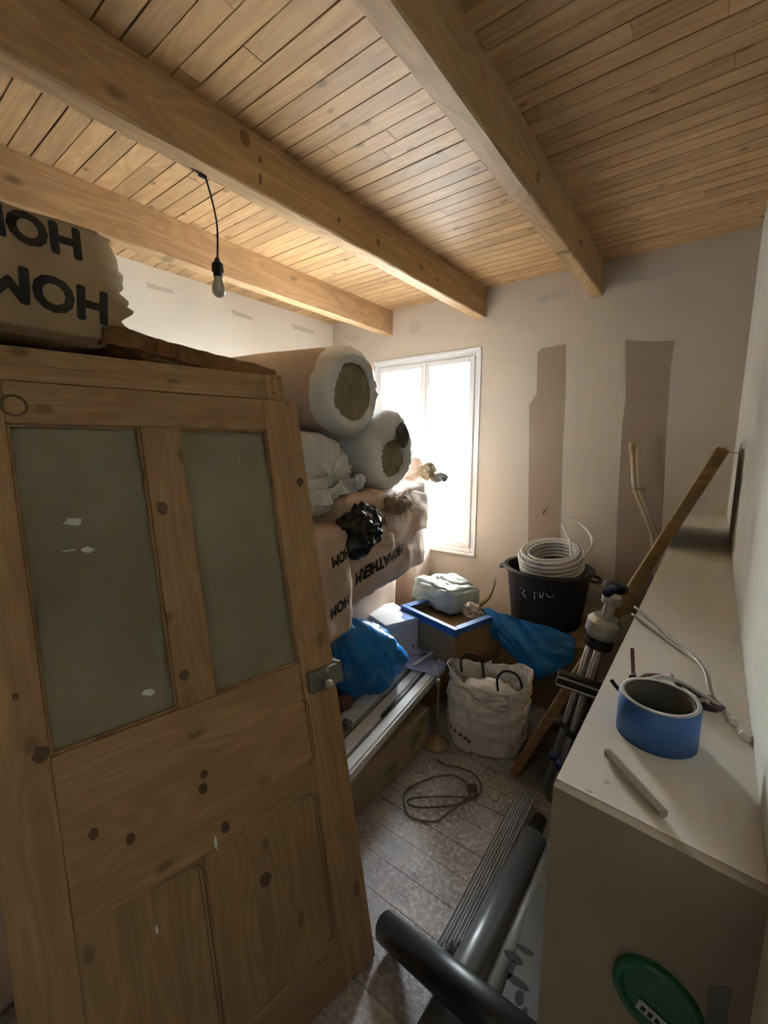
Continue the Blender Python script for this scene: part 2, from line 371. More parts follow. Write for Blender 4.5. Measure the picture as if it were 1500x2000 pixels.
# ceiling slab + boards
cl = tag(link('ceiling', box(XL - .1, 0.4, YN - .1, YW + .2, ZC + 0.016, ZC + 0.08), 'dark'), kind='structure')
PIT = 0.0722; y = 1.025 - PIT * 21; rr = random.Random(11); i = 0
while y < YW - 0.001:
    y1 = min(y + PIT, YW)
    x = XL; first = True
    while x < 0.24:
        L = rr.uniform(0.35, 1.9) if first else rr.uniform(0.7, 1.9); first = False
        x1 = min(x + L, 0.25)
        if 0.25 - x1 < 0.15: x1 = 0.25
        g = rr.choice([0.0018, 0.002, 0.0024, 0.003, 0.0045]); dz = rr.uniform(0, 0.0016)
        cx, cy = (x + x1) / 2, (y + y1) / 2; lx, ly = (x1 - x) / 2 - 0.0008, (y1 - y) / 2 - g / 2
        bm = bmesh.new()
        ch = 0.0025
        bx(bm, -lx, lx, -ly, ly, 0.0, 0.012)
        for v in bm.verts:
            if v.co.z < 0.001: v.co.y -= math.copysign(ch * 0.4, v.co.y)
        link('ceiling_board', bm, 'ceil', cl, (cx, cy, ZC + dz))
        x = x1
    y += PIT; i += 1
# beams
def beam(xr, label, wd=0.072, dp=0.195, seed=0):
    bm = bmesh.new(); n = 40
    rg = random.Random(seed); y0, y1 = YN, YW
    prof = [(-wd, 0), (-wd, -dp + .006), (-wd + .006, -dp), (-.006, -dp), (0, -dp + .006), (0, 0)]
    rings = []
    for k in range(n + 1):
        yy = y0 + (y1 - y0) * k / n
        rings.append([bm.verts.new((a + (noise.noise(Vector((yy * 3, q * 2.0, seed))) * .0025), yy, c + (noise.noise(Vector((yy * 4, q * 3.0, seed + 9))) * .002 if c < 0 else 0))) for q, (a, c) in enumerate(prof)])
    for k in range(n):
        for j in range(len(prof)):
            bm.faces.new((rings[k][j], rings[k][(j + 1) % 6], rings[k + 1][(j + 1) % 6], rings[k + 1][j]))
    bm.faces.new(rings[0]); bm.faces.new(rings[-1][::-1])
    return tag(link('ceiling_beam', bm, 'beam', None, (xr, 0, ZC)), label, 'beam', 'exposed ceiling beams')
beam(-0.617, 'exposed pine ceiling beam nearest the right wall, above the leaning wooden panel', seed=1)
b2 = beam(-1.40, 'middle pine ceiling beam with the bare bulb flex hooked beside it', wd=.080, seed=2); b2.location.x = -1.433; b2.rotation_euler.z = R(-.75)
beam(-2.235, 'pine ceiling beam farthest left, behind the hanging bulb', seed=3)
M['beamknot'] = plain('red_brown_knot', (0.30, 0.15, 0.07), (0.18, 0.09, 0.04), 0.6, 40)
for o_, xf, lst in ((b2, -1.42, ((478, 270, .020, .026), (508, 312, .007, .010), (508, 350, .005, .018), (735, 475, .013, .02), (660, 430, .008, .01), (850, 548, .008, .012))), (bpy.data.objects['ceiling_beam'], -.617, ((1051, 345, .006, .02), (1134, 474, .007, .016)))):
    for px, py, ry, rz_ in lst:
        q = P(px, py, x=xf); n = 14; xf2 = xf + ((q.y - 1.0) * .0131 if o_ is b2 else 0)
        bm = prism(bmesh.new(), [(q.y + ry * math.cos(6.283 * j / n), q.z + rz_ * math.sin(6.283 * j / n)) for j in range(n)], xf2 - .004, xf2 + .0036, 'x')
        bm.transform(o_.matrix_basis.inverted()); link('knot', bm, 'beamknot', o_)
# floor
fl = tag(link('floor', box(XL - .1, 0.4, -2.2, YW + .2, -0.08, -0.012), 'dark'), kind='structure')
y = YN - 1.6; rr = random.Random(5)
while y < YW:
    y1 = y + 0.118; x = XL
    while x < 0.25:
        x1 = min(x + rr.uniform(1.2, 2.6), 0.26)
        if 0.26 - x1 < 0.3: x1 = 0.26
        dz = rr.uniform(-0.0012, 0)
        link('floor_board', box(x + .0006, x1 - .0006, y + .0009, min(y1, YW) - .0009, -0.012, dz, 0.0008), 'floor', fl)
        x = x1
    y = y1
# far wall with window opening
bm = bmesh.new(); T = 0.24
bx(bm, XL - .1, WX0, YW, YW + T, -.05, ZC + .05); bx(bm, WX1, .45, YW, YW + T, -.05, ZC + .05)
bx(bm, WX0, WX1, YW, YW + T, -.05, WZ0); bx(bm, WX0, WX1, YW, YW + T, WZ1, ZC + .05)
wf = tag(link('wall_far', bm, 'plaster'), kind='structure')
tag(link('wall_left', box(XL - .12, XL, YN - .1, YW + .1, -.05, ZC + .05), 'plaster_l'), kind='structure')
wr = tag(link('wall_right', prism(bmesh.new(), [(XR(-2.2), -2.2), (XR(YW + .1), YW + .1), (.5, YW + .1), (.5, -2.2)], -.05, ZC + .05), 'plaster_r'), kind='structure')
bm = bmesh.new()
bx(bm, XL - .1, -1.0, YN - .12, YN, -.05, ZC + .05); bx(bm, -1.0, 0.25, YN - .12, YN, 2.06, ZC + .05); bx(bm, -0.02, 0.25, YN - .12, YN, -.05, 2.06)
tag(link('wall_near', bm, 'hall'), kind='structure')
# hall behind the doorway
bm = bmesh.new(); bx(bm, -2.0, .4, -2.2, -2.1, -.05, 2.5); bx(bm, -2.1, -2.0, -2.2, YN - .1, -.05, 2.5)
tag(link('wall_hall', bm, 'hall'), kind='structure')
tag(link('ceiling_hall', box(-2.1, .4, -2.2, YN - .1, 2.42, 2.5), 'white_paint'), kind='structure')
hp = thing('hall_fill_lamp', 'round white lamp added as fill in the unseen hall behind the doorway', 'lamp', (-0.5, -1.3, 2.34))  # unseen fixture added to go with the fill light
bm, rg_ = lathe(bmesh.new(), [(.001, .08), (.23, .08), (.24, .05), (.24, .0), (.225, 0), (.225, .06), (.001, .06)], 32); link('shade', bm, 'white_paint', hp, smooth=True)
# bare plasterboard strips and filler marks on the far wall
def wall_patch(name, pts_px, mat, th=0.0008, wob=0.0):
    pts = []
    for k, (a, c) in enumerate(pts_px):
        q = P(a, c, y=YW); pts.append((q.x, q.z))
    return link(name, prism(bmesh.new(), pts, YW - th, YW + .001, 'y'), mat, wf)
wall_patch('filler_smear', [(1036, 690), (1052, 668), (1118, 664), (1120, 780), (1112, 900), (1102, 1050), (1088, 1180), (1010, 1180), (1018, 1000), (1026, 860)], 'smear', .0004)
wall_patch('bare_strip', [(1050, 690), (1058, 680), (1106, 672), (1105, 770), (1100, 860), (1098, 930), (1094, 1080), (1088, 1200), (1030, 1200), (1032, 1000), (1034, 790), (1048, 770)], 'bare')
wall_patch('filler_smear', [(1214, 660), (1240, 645), (1328, 655), (1330, 720), (1316, 850), (1306, 1000), (1296, 1200), (1190, 1200), (1200, 1000), (1208, 850)], 'smear', .0004)
wall_patch('bare_strip', [(1221, 663), (1270, 667), (1318, 665), (1310, 720), (1302, 840), (1298, 930), (1290, 1080), (1284, 1200), (1198, 1200), (1206, 1000), (1215, 830), (1222, 780)], 'bare')
wall_patch('filler_mark', [(1044, 590), (1055, 577), (1112, 562), (1114, 578), (1080, 584), (1060, 592)], 'scuff')
wall_patch('filler_mark', [(1205, 540), (1240, 533), (1335, 518), (1338, 528), (1300, 540), (1220, 552)], 'smear')
wall_patch('filler_mark', [(798, 648), (802, 630), (815, 626), (822, 632), (818, 644), (806, 652)], 'scuff')
wall_patch('filler_mark', [(670, 660), (674, 654), (706, 656), (708, 664), (690, 668)], 'scuff')
for a, c in ((1060, 1003), (1066, 997)): wall_patch('paint_speck', [(a, c), (a + 3, c - 8), (a + 5, c - 7), (a + 2, c + 2)], 'white_paint')
for a, c, s in ((310, 560, 26), (470, 612, 20), (590, 640, 22)):
    qs = [P(a + dx, c + dy, x=XL) for dx, dy in ((-s, -9), (s, 6), (s + 4, 14), (-s + 6, 3))]
    wl = bpy.data.objects['wall_left']
    link('filler_mark', prism(bmesh.new(), [(q.y, q.z) for q in qs], XL - .001, XL + .0006, 'x'), 'smear', wl)
# ------------------------------------------------------------------ window
W = thing('window_1', None, None); W['kind'] = 'structure'
FY0, FY1 = YW + 0.004, YW + 0.065
bm = bmesh.new(); fw = 0.035
bx(bm, WX0, WX0 + fw, FY0, FY1, WZ0, WZ1, .003); bx(bm, WX1 - fw, WX1, FY0, FY1, WZ0, WZ1, .003)
bx(bm, WX0 + fw, WX1 - fw, FY0, FY1, WZ1 - fw, WZ1, .003); bx(bm, WX0 + fw, WX1 - fw, FY0, FY1, WZ0, WZ0 + fw, .003)
link('window_frame', bm, 'pvc', W)
xm = -1.905
for (a, c) in ((WX0 + fw + .002, xm - .001), (xm + .001, WX1 - fw - .002)):
    bm = bmesh.new(); s = 0.042; z0, z1 = WZ0 + fw + .002, WZ1 - fw - .002; yy0, yy1 = YW - 0.008, YW + .05
    bx(bm, a, a + s, yy0, yy1, z0, z1, .004); bx(bm, c - s, c, yy0, yy1, z0, z1, .004)
    bx(bm, a + s, c - s, yy0, yy1, z1 - s, z1, .004); bx(bm, a + s, c - s, yy0, yy1, z0, z0 + s, .004)
    sa = link('sash', bm, 'pvc', W)
    link('pane', box(a + s - .003, c - s + .003, YW + .018, YW + .022, z0 + s - .003, z1 - s + .003), 'glass', sa)
link('sash_cover_strip', box(xm - .012, xm + .012, YW - .014, YW - .007, WZ0 + fw + .01, WZ1 - fw - .01, .003), 'pvc', W)
link('head_trim', box(WX0 - .005, WX1 + .005, YW - .012, YW + .004, WZ1 - .004, WZ1 + .022, .003), 'pvc', W)
link('side_trim', box(WX1, WX1 + .014, YW - .008, YW + .004, WZ0 - .01, WZ1 + .02, .002), 'pvc', W)
link('window_sill', box(WX0 - .02, WX1 + .02, YW - .03, YW + .02, WZ0 - .022, WZ0, .004), 'pvc', W)
# ------------------------------------------------------------------ outside
tag(link('ground_outside', box(-40, 30, 3.6, 90, -3.2, -3.0), 'concrete'), kind='structure')
hs = thing('neighbour_house', 'pale gabled house roof seen through the window panes', 'house', (-13, 20, -3))
link('wall', box(-4, 4, -3, 3, 0, 5.2), 'render', hs)
link('roof', prism(bmesh.new(), [(-4.6, 5.0), (0, 7.6), (4.6, 5.0), (4.6, 5.25), (0, 7.9), (-4.6, 5.25)], -3.4, 3.4, 'y'), 'roof', hs)
bm = ball(38, 14, 15, 4); crumple(bm, 1.2, .12, 3, False)
tag(link('hillside', bm, 'hill', None, (-42, 68, -5), smooth=True), 'pale green hillside far beyond the window', 'hill')
# ------------------------------------------------------------------ ledge (boxed low wall along the right wall)
ZL = 1.21
LX = lambda y: -0.108 + 0.013 * (y - .47)
LE = thing('wall_ledge', None, None); LE['kind'] = 'structure'
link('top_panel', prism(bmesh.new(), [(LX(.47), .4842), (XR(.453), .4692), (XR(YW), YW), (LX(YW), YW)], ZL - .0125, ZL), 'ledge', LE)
link('front_panel', prism(bmesh.new(), [(LX(.47), .471), (XR(.453), .456), (XR(.453), .469), (LX(.47), .484)], 0, ZL - .0003), 'ledge_shaded', LE)
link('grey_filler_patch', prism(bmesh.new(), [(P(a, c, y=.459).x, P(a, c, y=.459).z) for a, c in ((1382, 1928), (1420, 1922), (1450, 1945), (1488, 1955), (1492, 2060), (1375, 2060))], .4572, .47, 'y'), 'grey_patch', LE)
link('side_panel', prism(bmesh.new(), [(LX(.47) + .0005, .485), (LX(.47) + .0125, .485), (LX(YW) + .0125, YW), (LX(YW) + .0005, YW)], 0, ZL - .0127), 'ledge_shaded', LE)
for a, c in ((1150, 1545), (1185, 1528), (1410, 1290), (1395, 1235)):
    q = P(a, c, z=ZL); link('scuff_mark', prism(bmesh.new(), [(q.x - .003, q.y), (q.x, q.y - .002), (q.x + .004, q.y + .001), (q.x, q.y + .003)], ZL, ZL + .0004), 'scuff', LE)
for k in range(7):
    q = P(1420 + k * 7, 1395 + k * 9, z=ZL); s = .0022 + .0018 * (k % 3)
    link('plaster_crumb', crumple(ball(s, s * 1.4, s * .7, 2), .002, 90, k), 'ledge', LE, (q.x, q.y, ZL + s * .4))

# ================================================================== THE DOOR (leaning, taken off its hinges)
az = R(48.6); DH = (FWH * math.cos(az) + RT * math.sin(az)).normalized(); DN = FWH * math.sin(az) - RT * math.cos(az)
ln = R(12.5); DS = DN * math.sin(ln) + UP0 * math.cos(ln); DB = P(737, 1865, z=0.0)
door = thing('door_leaf', 'old stripped pine door with two frosted panes, leaning in the left foreground', 'door')
door['kind'] = 'thing'
DZ = DH.cross(DS)                       # faces the camera side
mt = Matrix((DH, DS, DZ)).transposed().to_4x4(); mt.translation = DB + Vector((0, 0, .004)); door.matrix_world = mt
# local: x = along door (0 = free edge, negative toward the camera's left), y = up the door, z = toward viewer. front face at z=0
TH = 0.036; UL, UR = -0.822, -0.008
def dpart(name, x0, x1, y0, y1, z0=-TH, z1=0.0, mat='door_h', bev=.0025, par=None):
    bm = box(x0, x1, y0, y1, z0, z1, bev)
    c = Vector(((x0 + x1) / 2, (y0 + y1) / 2, (z0 + z1) / 2))
    bmesh.ops.translate(bm, vec=-c, verts=bm.verts)
    if par: 
        return link(name, bm, mat, par, c - par.location)
    return link(name, bm, mat, door, c)
G0, G1 = 0.969, 1.683
dpart('stile', UL, -0.720, 0, 1.776, mat='door_v')
dpart('stile', -0.124, UR, 0, 1.776, mat='door_v')
dpart('rail', -0.720, -0.124, G1, 1.776)
dpart('glazing_bar', -0.466, -0.374, G0, G1, mat='door_v')
dpart('rail', -0.720, -0.124, 0.60, G0)
dpart('rail', -0.720, -0.124, 0, 0.145)
dpart('muntin', -0.455, -0.345, 0.145, 0.60, mat='door_v')
for (x0, x1) in ((-0.720, -0.466), (-0.374, -0.124)):
    gp = dpart('glass_pane', x0 - .005, x1 + .005, G0 - .005, G1 + .005, -.026, -.021, 'frosted', 0)
    for a, c, d, e in ((x0, x0 + .006, G0, G1), (x1 - .006, x1, G0, G1), (x0, x1, G1 - .005, G1), (x0, x1, G0, G0 + .006)):
        dpart('bead', a, c, d, e, -.02, -.008, 'door_v', .002)
for (x0, x1) in ((-0.720, -0.455), (-0.345, -0.124)):
    dpart('panel', x0, x1, .145, .60, -.028, -.004, 'door_v', 0)
# routed double grooves with rounded corners
def groove(x0, x1, y0, y1, rad=.03, t0=.5, b0=.85):
    for ins, wd in ((0, .0034), (.012, .0026)):
        r_ = rad - ins * .5; xa = x1 - ins * .8
        pts = [(x0 + (x1 - x0) * t0, y1 - ins * .15)]
        pts += [(xa - r_ + r_ * math.cos(R(90 - q * 18)), y1 - ins * .15 - r_ + r_ * math.sin(R(90 - q * 18))) for q in range(6)]
        pts += [(xa - r_ + r_ * math.cos(R(-q * 18)), y0 + ins * .15 + r_ + r_ * math.sin(R(-q * 18))) for q in range(6)]
        pts += [(x0 + (x1 - x0) * b0, y0 + ins * .15)]
        rd = [.0003] + [.0006] * 2 + [wd * .55] * (len(pts) - 5) + [.0006, .0003]
        bm = tube(bmesh.new(), [(a, c, .0006) for a, c in pts], .001, 6, False, rd)
        for v in bm.verts: v.co.z = v.co.z * .35 + .0003
        link('moulded_groove', bm, 'groove', door, (0, 0, -.0035 if y1 < .62 else 0))
groove(-0.705, -0.462, .155, .592); groove(-0.338, -0.131, .155, .592)
groove(-0.70, -0.116, .672, .868, .03, .9, .93)
M['knotwood'] = plain('dark_knot', (0.12, 0.062, 0.028), (0.07, 0.036, 0.016), 0.6, 40)
for px, py, r_ in ((80, 1475, .015), (255, 1638, .010), (183, 1628, .010), (397, 1540, .011), (398, 1512, .009), (440, 1615, .012), (317, 992, .014), (360, 1318, .012), (586, 942, .012), (520, 1720, .016), (30, 1360, .006)):
    d = P(px, py, z=1.0 if py > 880 else 1.7) - CAM
    # intersect the door plane
    p0 = DB + Vector((0, 0, .004)); t = (p0 - CAM).dot(DZ) / d.dot(DZ); q = CAM + d * t - p0
    u_, v_ = q.dot(DH), q.dot(DS)
    rg = random.Random(px); n = 14
    zz = -.0038 if (v_ < .6 and v_ > .145 and (u_ < -.455 or -.345 < u_ < -.124) and u_ > -.72) else .0001
    for k, f_ in ((0, 1.0),):
        pts = [(u_ + r_ * f_ * 1.0 * math.cos(6.283 * j / n) * rg.uniform(.85, 1.1), v_ + r_ * f_ * 1.25 * math.sin(6.283 * j / n) * rg.uniform(.85, 1.1)) for j in range(n)]
        link('knot', prism(bmesh.new(), pts, zz - .001, zz + .0003), 'knotwood', door)
# top extension rail (shorter piece fixed on the top edge)
dpart('top_extension', UL - .02, -0.105, 1.779, 1.815, -TH, -.004, mat='door_h')
dpart('top_extension', UL - .02, -0.105, 1.816, 1.858, -TH - .002, -.010, mat='door_h')
dpart('extension_end', -0.1045, -0.047, 1.779, 1.858, -TH, -.003, mat='door_v')
for a, c in ((-.085, 1.80), (-.085, 1.835), (-.06, 1.848), (-.075, 1.846)):
    dpart('nail_hole', a - .0025, a + .0025, c - .003, c + .003, -.0035, -.0022, 'groove', 0)
# plugged round hole
bm = bmesh.new(); tube(bm, [(.0 + .022 * math.cos(t / 20 * 6.283), .022 * math.sin(t / 20 * 6.283), 0) for t in range(20)], .0028, 6, True)
link('plug_ring', bm, 'groove', door, (-0.702, 1.722, .0))
# lock
lk = thing('x', None, None); lk.name = 'lock_case'
bpy.data.objects.remove(lk)
lc = link('lock_case', box(-.058, .058, -.03, .03, 0, .020, .003), 'iron', door, (-0.052, 0.905, .001))
bm, r2_ = lathe(bmesh.new(), [(.001, .0), (.006, .0), (.006, .012), (.013, .018), (.016, .026), (.013, .034), (.001, .037)], 20)
link('knob', bm, 'knob', lc, (-.012, -.012, .02), smooth=True)
bm, r2_ = lathe(bmesh.new(), [(.009, 0), (.011, .003), (.008, .006), (.001, .007)], 16); link('keyhole_cover', bm, 'iron', lc, (.002, .016, .02), smooth=True)
link('latch_plate', box(.048, .062, -.034, .034, -.03, .018, .002), 'iron', lc)
# old paint flakes on glass and wood
for (x, y, sx, sy, sd, zz) in ((-.625, 1.462, .022, .011, 1, -.0205), (-.606, 1.395, .014, .008, 2, -.0205), (-.64, 1.398, .016, .003, 3, -.0205), (-.522, 1.03, .017, .010, 4, -.0205), (-.425, .61, .004, .022, 5, .0004), (-.575, .50, .004, .012, 6, -.0032), (-.215, 1.60, .002, .008, 7, -.0205)):
    rg = random.Random(sd); n = 9
    pts = [(x + sx * math.cos(6.283 * k / n) * rg.uniform(.6, 1.1), y + sy * math.sin(6.283 * k / n) * rg.uniform(.5, 1.1)) for k in range(n)]
    link('paint_flake', prism(bmesh.new(), pts, zz, zz + .0006), 'white_paint', door)

# ================================================================== PENDANT BULB
hk = Vector((-1.488, .935, ZC - .195)); bt = P(425, 522, x=-1.50); 
pl = thing('pendant_bulb', 'bare light bulb in a black holder hanging from the middle beam', 'light bulb', (bt.x, bt.y, bt.z))
zt = ZC - .195 - bt.z
hp_ = Vector((hk.x - bt.x, hk.y - bt.y, zt))
link('cord', tube(bmesh.new(), spline([hp_ + Vector((.0, -.04, .004)), hp_, hp_ + Vector((-.004, .018, -.01)), (-.008, .012, zt * .55), (0, 0, .02)], 8), .0036, 6), 'black', pl, smooth=True)
link('cable_clip', box(-.008, .008, -.012, .012, -.007, 0, .002), 'black', pl, hp_)
bm, _ = lathe(bmesh.new(), [(.001, .03), (.008, .03), (.011, .018), (.019, .012), (.021, 0), (.021, -.016), (.0165, -.018), (.0165, -.034), (.001, -.034)], 24); link('bulb_holder', bm, 'black', pl, smooth=False)
bm, _ = lathe(bmesh.new(), [(.0135, -.034), (.015, -.045), (.021, -.06), (.0245, -.076), (.0225, -.090), (.014, -.101), (.001, -.104)], 24); link('bulb', bm, 'bulb', pl, smooth=True)

# ================================================================== INSULATION PILE
def roll(name, label, loc, R_, L, hole, tilt=0, seed=0, hole_off=(0, 0), group='insulation rolls on the pile', yaw=0, second=None, film_in=.1, film='film', body='kraft_roll'):
    t = thing(name, label, 'insulation roll', loc, (0, R(tilt), R(yaw)), group)      # axis = local x, end face toward +x at x=0
    def fb(th, r, h):
        d = noise.noise(Vector((math.cos(th) * 1.3, math.sin(th) * 1.3, h * 2 + seed))) * .014 + noise.noise(Vector((math.cos(th) * 5, math.sin(th) * 5, h * 3 + seed))) * .004
        return r + d, h
    bm, rg = lathe(bmesh.new(), [(R_, -film_in - (L - film_in) * k / 14) for k in range(15)] + [(R_ * .96, -L - .015), (R_ * .6, -L - .02), (.001, -L - .02)], 48, 'x', fb)
    link('wrapper', bm, body, t, smooth=True)
    def ff(th, r, h):
        a, h2 = fb(th, r, h)
        pl_ = noise.noise(Vector((th * 7, seed, 0))) * .006 + math.sin(th * 23 + seed) * .0025
        k = max(0.0, min(1.0, (r - hole) / (R_ - hole)))
        return a + pl_ * k * (1 if h > -film_in * .95 else .3) + (.004 * noise.noise(Vector((th * 4, 3, seed))) if k < .1 else 0), h + pl_ * 1.2 * (1 - k) + .010 * noise.noise(Vector((math.cos(th) * r * 30, math.sin(th) * r * 30, seed))) + .004 * noise.noise(Vector((math.cos(th) * r * 90, math.sin(th) * r * 90, seed)))
    prof = [(R_ + .003, -film_in + .001 * noise.noise(Vector((0, 0, seed)))), (R_ + .004, -film_in * .6), (R_ + .003, -.045), (R_ - .006, -.02), (R_ - .03, -.004)]
    for k in range(5): prof.append((R_ - .03 - (R_ - .03 - hole) * (k + 1) / 5, -.002 - .003 * k))
    prof += [(hole - .004, -.028), (hole - .001, -.04)]
    bm, rg = lathe(bmesh.new(), prof, 96, 'x', ff)
    oy, oz = hole_off
    for v in bm.verts:      # shift the opening
        r = math.hypot(v.co.y, v.co.z); k = max(0, min(1, (R_ - .03 - r) / (R_ - .03 - hole))) if v.co.x > -.05 else 0
        v.co.y += oy * k; v.co.z += oz * k
    link('end_film', bm, film, t, smooth=True)
    def wool_disc(rad, cy, cz, x, sd):
        bm = bmesh.new(); rings = []; nr, na = 14, 48
        c = bm.verts.new((x + .005, cy, cz))
        for i_ in range(1, nr + 1):
            r = rad * i_ / nr
            rings.append([bm.verts.new((x + .006 * math.sin(r / .016 * 3.14 + 2 * math.pi * j / na + sd) + .006 * noise.noise(Vector((r * 30, j * .5, sd))), cy + r * math.cos(2 * math.pi * j / na), cz + r * math.sin(2 * math.pi * j / na))) for j in range(na)])
        for j in range(na): bm.faces.new((c, rings[0][j], rings[0][(j + 1) % na]))
        for i_ in range(nr - 1):
            for j in range(na): bm.faces.new((rings[i_][j], rings[i_][(j + 1) % na], rings[i_ + 1][(j + 1) % na], rings[i_ + 1][j]))
        return link('wool_core', bm, 'wool', t, smooth=True)
    wool_disc(hole + .004, oy, oz, -.03, seed)
    if second:
        cy, cz, r_ = second; o = wool_disc(r_, cy, cz, .002, seed + 5); o.data.materials[0] = M['grey_wool']; tag(o, 'grey wool bulging from a tear in the film')
    return t
c1 = P(694, 766, x=-1.40); c2 = P(768, 880, x=-1.40); c3 = P(640, 930, x=-1.42)
r1 = roll('insulation_roll', 'topmost insulation roll, round wool end framed by white film', (-1.40, c1.y, c1.z), .208, 1.15, .140, tilt=4, seed=1, hole_off=(.012, 0))
for th0, xa, xb, mat_ in ((95, -.42, -.20, 'redink'), (112, -.60, -.35, 'redink'), (128, -.40, -.24, 'ink'), (60, -.3, -.16, 'redink')):
    bm = bmesh.new(); pr = None
    for k in range(9):
        th = R(th0 + k * .8 * (1 if k % 2 else 1.6)); xx = xa + (xb - xa) * k / 8
        p_ = (xx, .2135 * math.cos(th), .2135 * math.sin(th)); q_ = (xx, .2135 * math.cos(th + .022 + .02 * (k % 2)), .2135 * math.sin(th + .022 + .02 * (k % 2)))
        cur = (bm.verts.new(p_), bm.verts.new(q_))
        if pr: bm.faces.new((pr[0], cur[0], cur[1], pr[1]))
        pr = cur
r2 = roll('insulation_roll', 'white film insulation roll by the window with a torn second hole in its end', (-1.40, c2.y, c2.z), .222, 1.15, .108, tilt=0, seed=4, hole_off=(.02, -.045), second=(.088, .085, .072), film_in=.45, film='film', body='film2')
# third roll: bag gathered at its end, no opening
t3 = thing('insulation_bag', 'milky film insulation bale with a pleated folded end, under the topmost roll', 'insulation bale', (-1.43, c3.y, c3.z))
def f3_(th, r, h):
    k = min(1, max(0, (h + .25) / .25))
    pl_ = (math.sin(th * 31 + 2 * math.sin(th * 5)) * .006 + math.sin(th * 13 + 1) * .005) * k
    return r * (1 + .05 * math.cos(2 * th)) + pl_ + noise.noise(Vector((math.cos(th) * 2, math.sin(th) * 2, h * 4))) * .012, h
prof = [(.20, -1.15), (.212, -1.0), (.215, -.6), (.215, -.3), (.212, -.15), (.205, -.06), (.19, -.02), (.16, .0), (.11, .012), (.06, .016), (.02, .018), (.001, .018)]
bm, _ = lathe(bmesh.new(), prof, 128, 'x', f3_)
for v in bm.verts:
    if v.co.x > -.12: v.co.x += .007 * math.sin(v.co.y * 150 + 6 * v.co.z + 2 * math.sin(v.co.z * 30)) * min(1, (v.co.x + .12) / .1) + .012 * noise.noise(v.co * 12)
link('bale_film', bm, 'film2', t3, smooth=True)
bm = bmesh.new(); bmesh.ops.create_grid(bm, x_segments=40, y_segments=10, size=1)
for v in bm.verts:
    a, c = v.co.x, v.co.y
    v.co = Vector((.034 + .012 * math.sin(a * 9 + c * 2) + .006 * math.sin(a * 27) - .02 * abs(a) ** 3, a * .165 + .03, -.072 + c * .038 + .03 * a + .012 * math.sin(a * 5)))
bmesh.ops.solidify(bm, geom=bm.faces[:], thickness=.004)
link('folded_flap', bm, 'film2', t3, smooth=True)
link('knot', crumple(ball(.022, .03, .03, 3), .008, 40, 2), 'film2', t3, (.03, .205, -.035), smooth=True)

def pack(name, label, cx, cy, z0, sx, sy, sz, rz, mat='kraft', seed=0, bulge=.02, rough=.012, group='kraft wrapped insulation packs', tat=None, cuts=14, rx=0, cat='insulation pack', crease=0.0):
    t = thing(name, label, cat, (cx, cy, z0), (rx, 0, rz), group)
    bm = softbox(sx, sy, sz, cuts, bulge, rough, seed, 5.0, tat)
    if crease: crumple(bm, crease, 5.0, seed); crumple(bm, crease * .4, 17.0, seed + 3)
    link('wrapper', bm, mat, t, smooth=True)
    return t
# B: long pack below roll 2, lettering upside down
A9 = R(9)
fB = P(690, 1190, x=-1.36)          # near bottom corner of the visible face
def packc(face_pt, ln_, depth, rz):
    """centre of a pack whose +x face starts at face_pt and runs ln_ along its own +y"""
    yv = Vector((-math.sin(rz), math.cos(rz), 0)); xv = Vector((math.cos(rz), math.sin(rz), 0))
    return Vector((face_pt.x, face_pt.y, 0)) + yv * ln_ / 2 - xv * depth / 2
LB, HB = .98, .55
cB = packc(Vector((-1.36, fB.y - .03, 0)), LB, .60, A9)
pB = pack('insulation_pack', 'kraft insulation pack with inverted black lettering below the torn roll near the window', cB.x, cB.y, .80, .60, LB, HB, A9, seed=3, rough=.016, bulge=.015, cuts=34, crease=.005)
put_text('printed_lettering', 'HOMATHERM', .088, pB, (.322, -.19, .165), ((0, -1, -.08), (0, .08, -1)), fat=.0038)
# fold flap over its top
bm = bmesh.new(); bmesh.ops.create_grid(bm, x_segments=24, y_segments=16, size=1)
for v in bm.verts:
    a, c = v.co.x, v.co.y
    v.co = Vector((.332 + .012 * noise.noise(Vector((a * 2, c * 2, 4))) - .02 * max(0, c), .13 + a * .34 + .02 * math.sin(c * 3), .375 + c * .135 + .02 * math.sin(a * 4 + c)))
bmesh.ops.solidify(bm, geom=bm.faces[:], thickness=.004)
link('loose_flap', bm, 'kraft', pB, smooth=True)
# A: pack nearer, mostly behind the door
cA = packc(Vector((-1.33, fB.y - .05, 0)), .62, .60, A9); cA = cA - Vector((-math.sin(A9), math.cos(A9), 0)) * .62
pA = pack('insulation_pack', 'narrow visible end of a kraft pack between the door edge and the dark torn gap', cA.x, cA.y, .70, .60, .62, .52, A9, seed=6, rough=.016, cuts=34, crease=.005)
for z_, y_ in ((.40, .20), (.17, .18)): put_text('printed_lettering', 'HOM', .07, pA, (.325, y_, z_), ((0, -1, -.12), (0, .12, -1)), fat=.0028)
# supports under them
pack('insulation_pack', 'kraft pack at the bottom of the pile behind the white box', cB.x - .20, cB.y, .25, .58, .92, .50, A9, seed=8, bulge=.01)
pack('insulation_pack', 'kraft pack at the bottom of the pile behind the crumpled blue bag', cA.x - .20, cA.y, .25, .58, .52, .42, A9, seed=9, bulge=.01)
tag(link('pallet', box(-2.35, -1.63, .95, 2.9, .0, .225, .01), 'carton'), 'low wooden base hidden under the insulation pile', 'pallet')
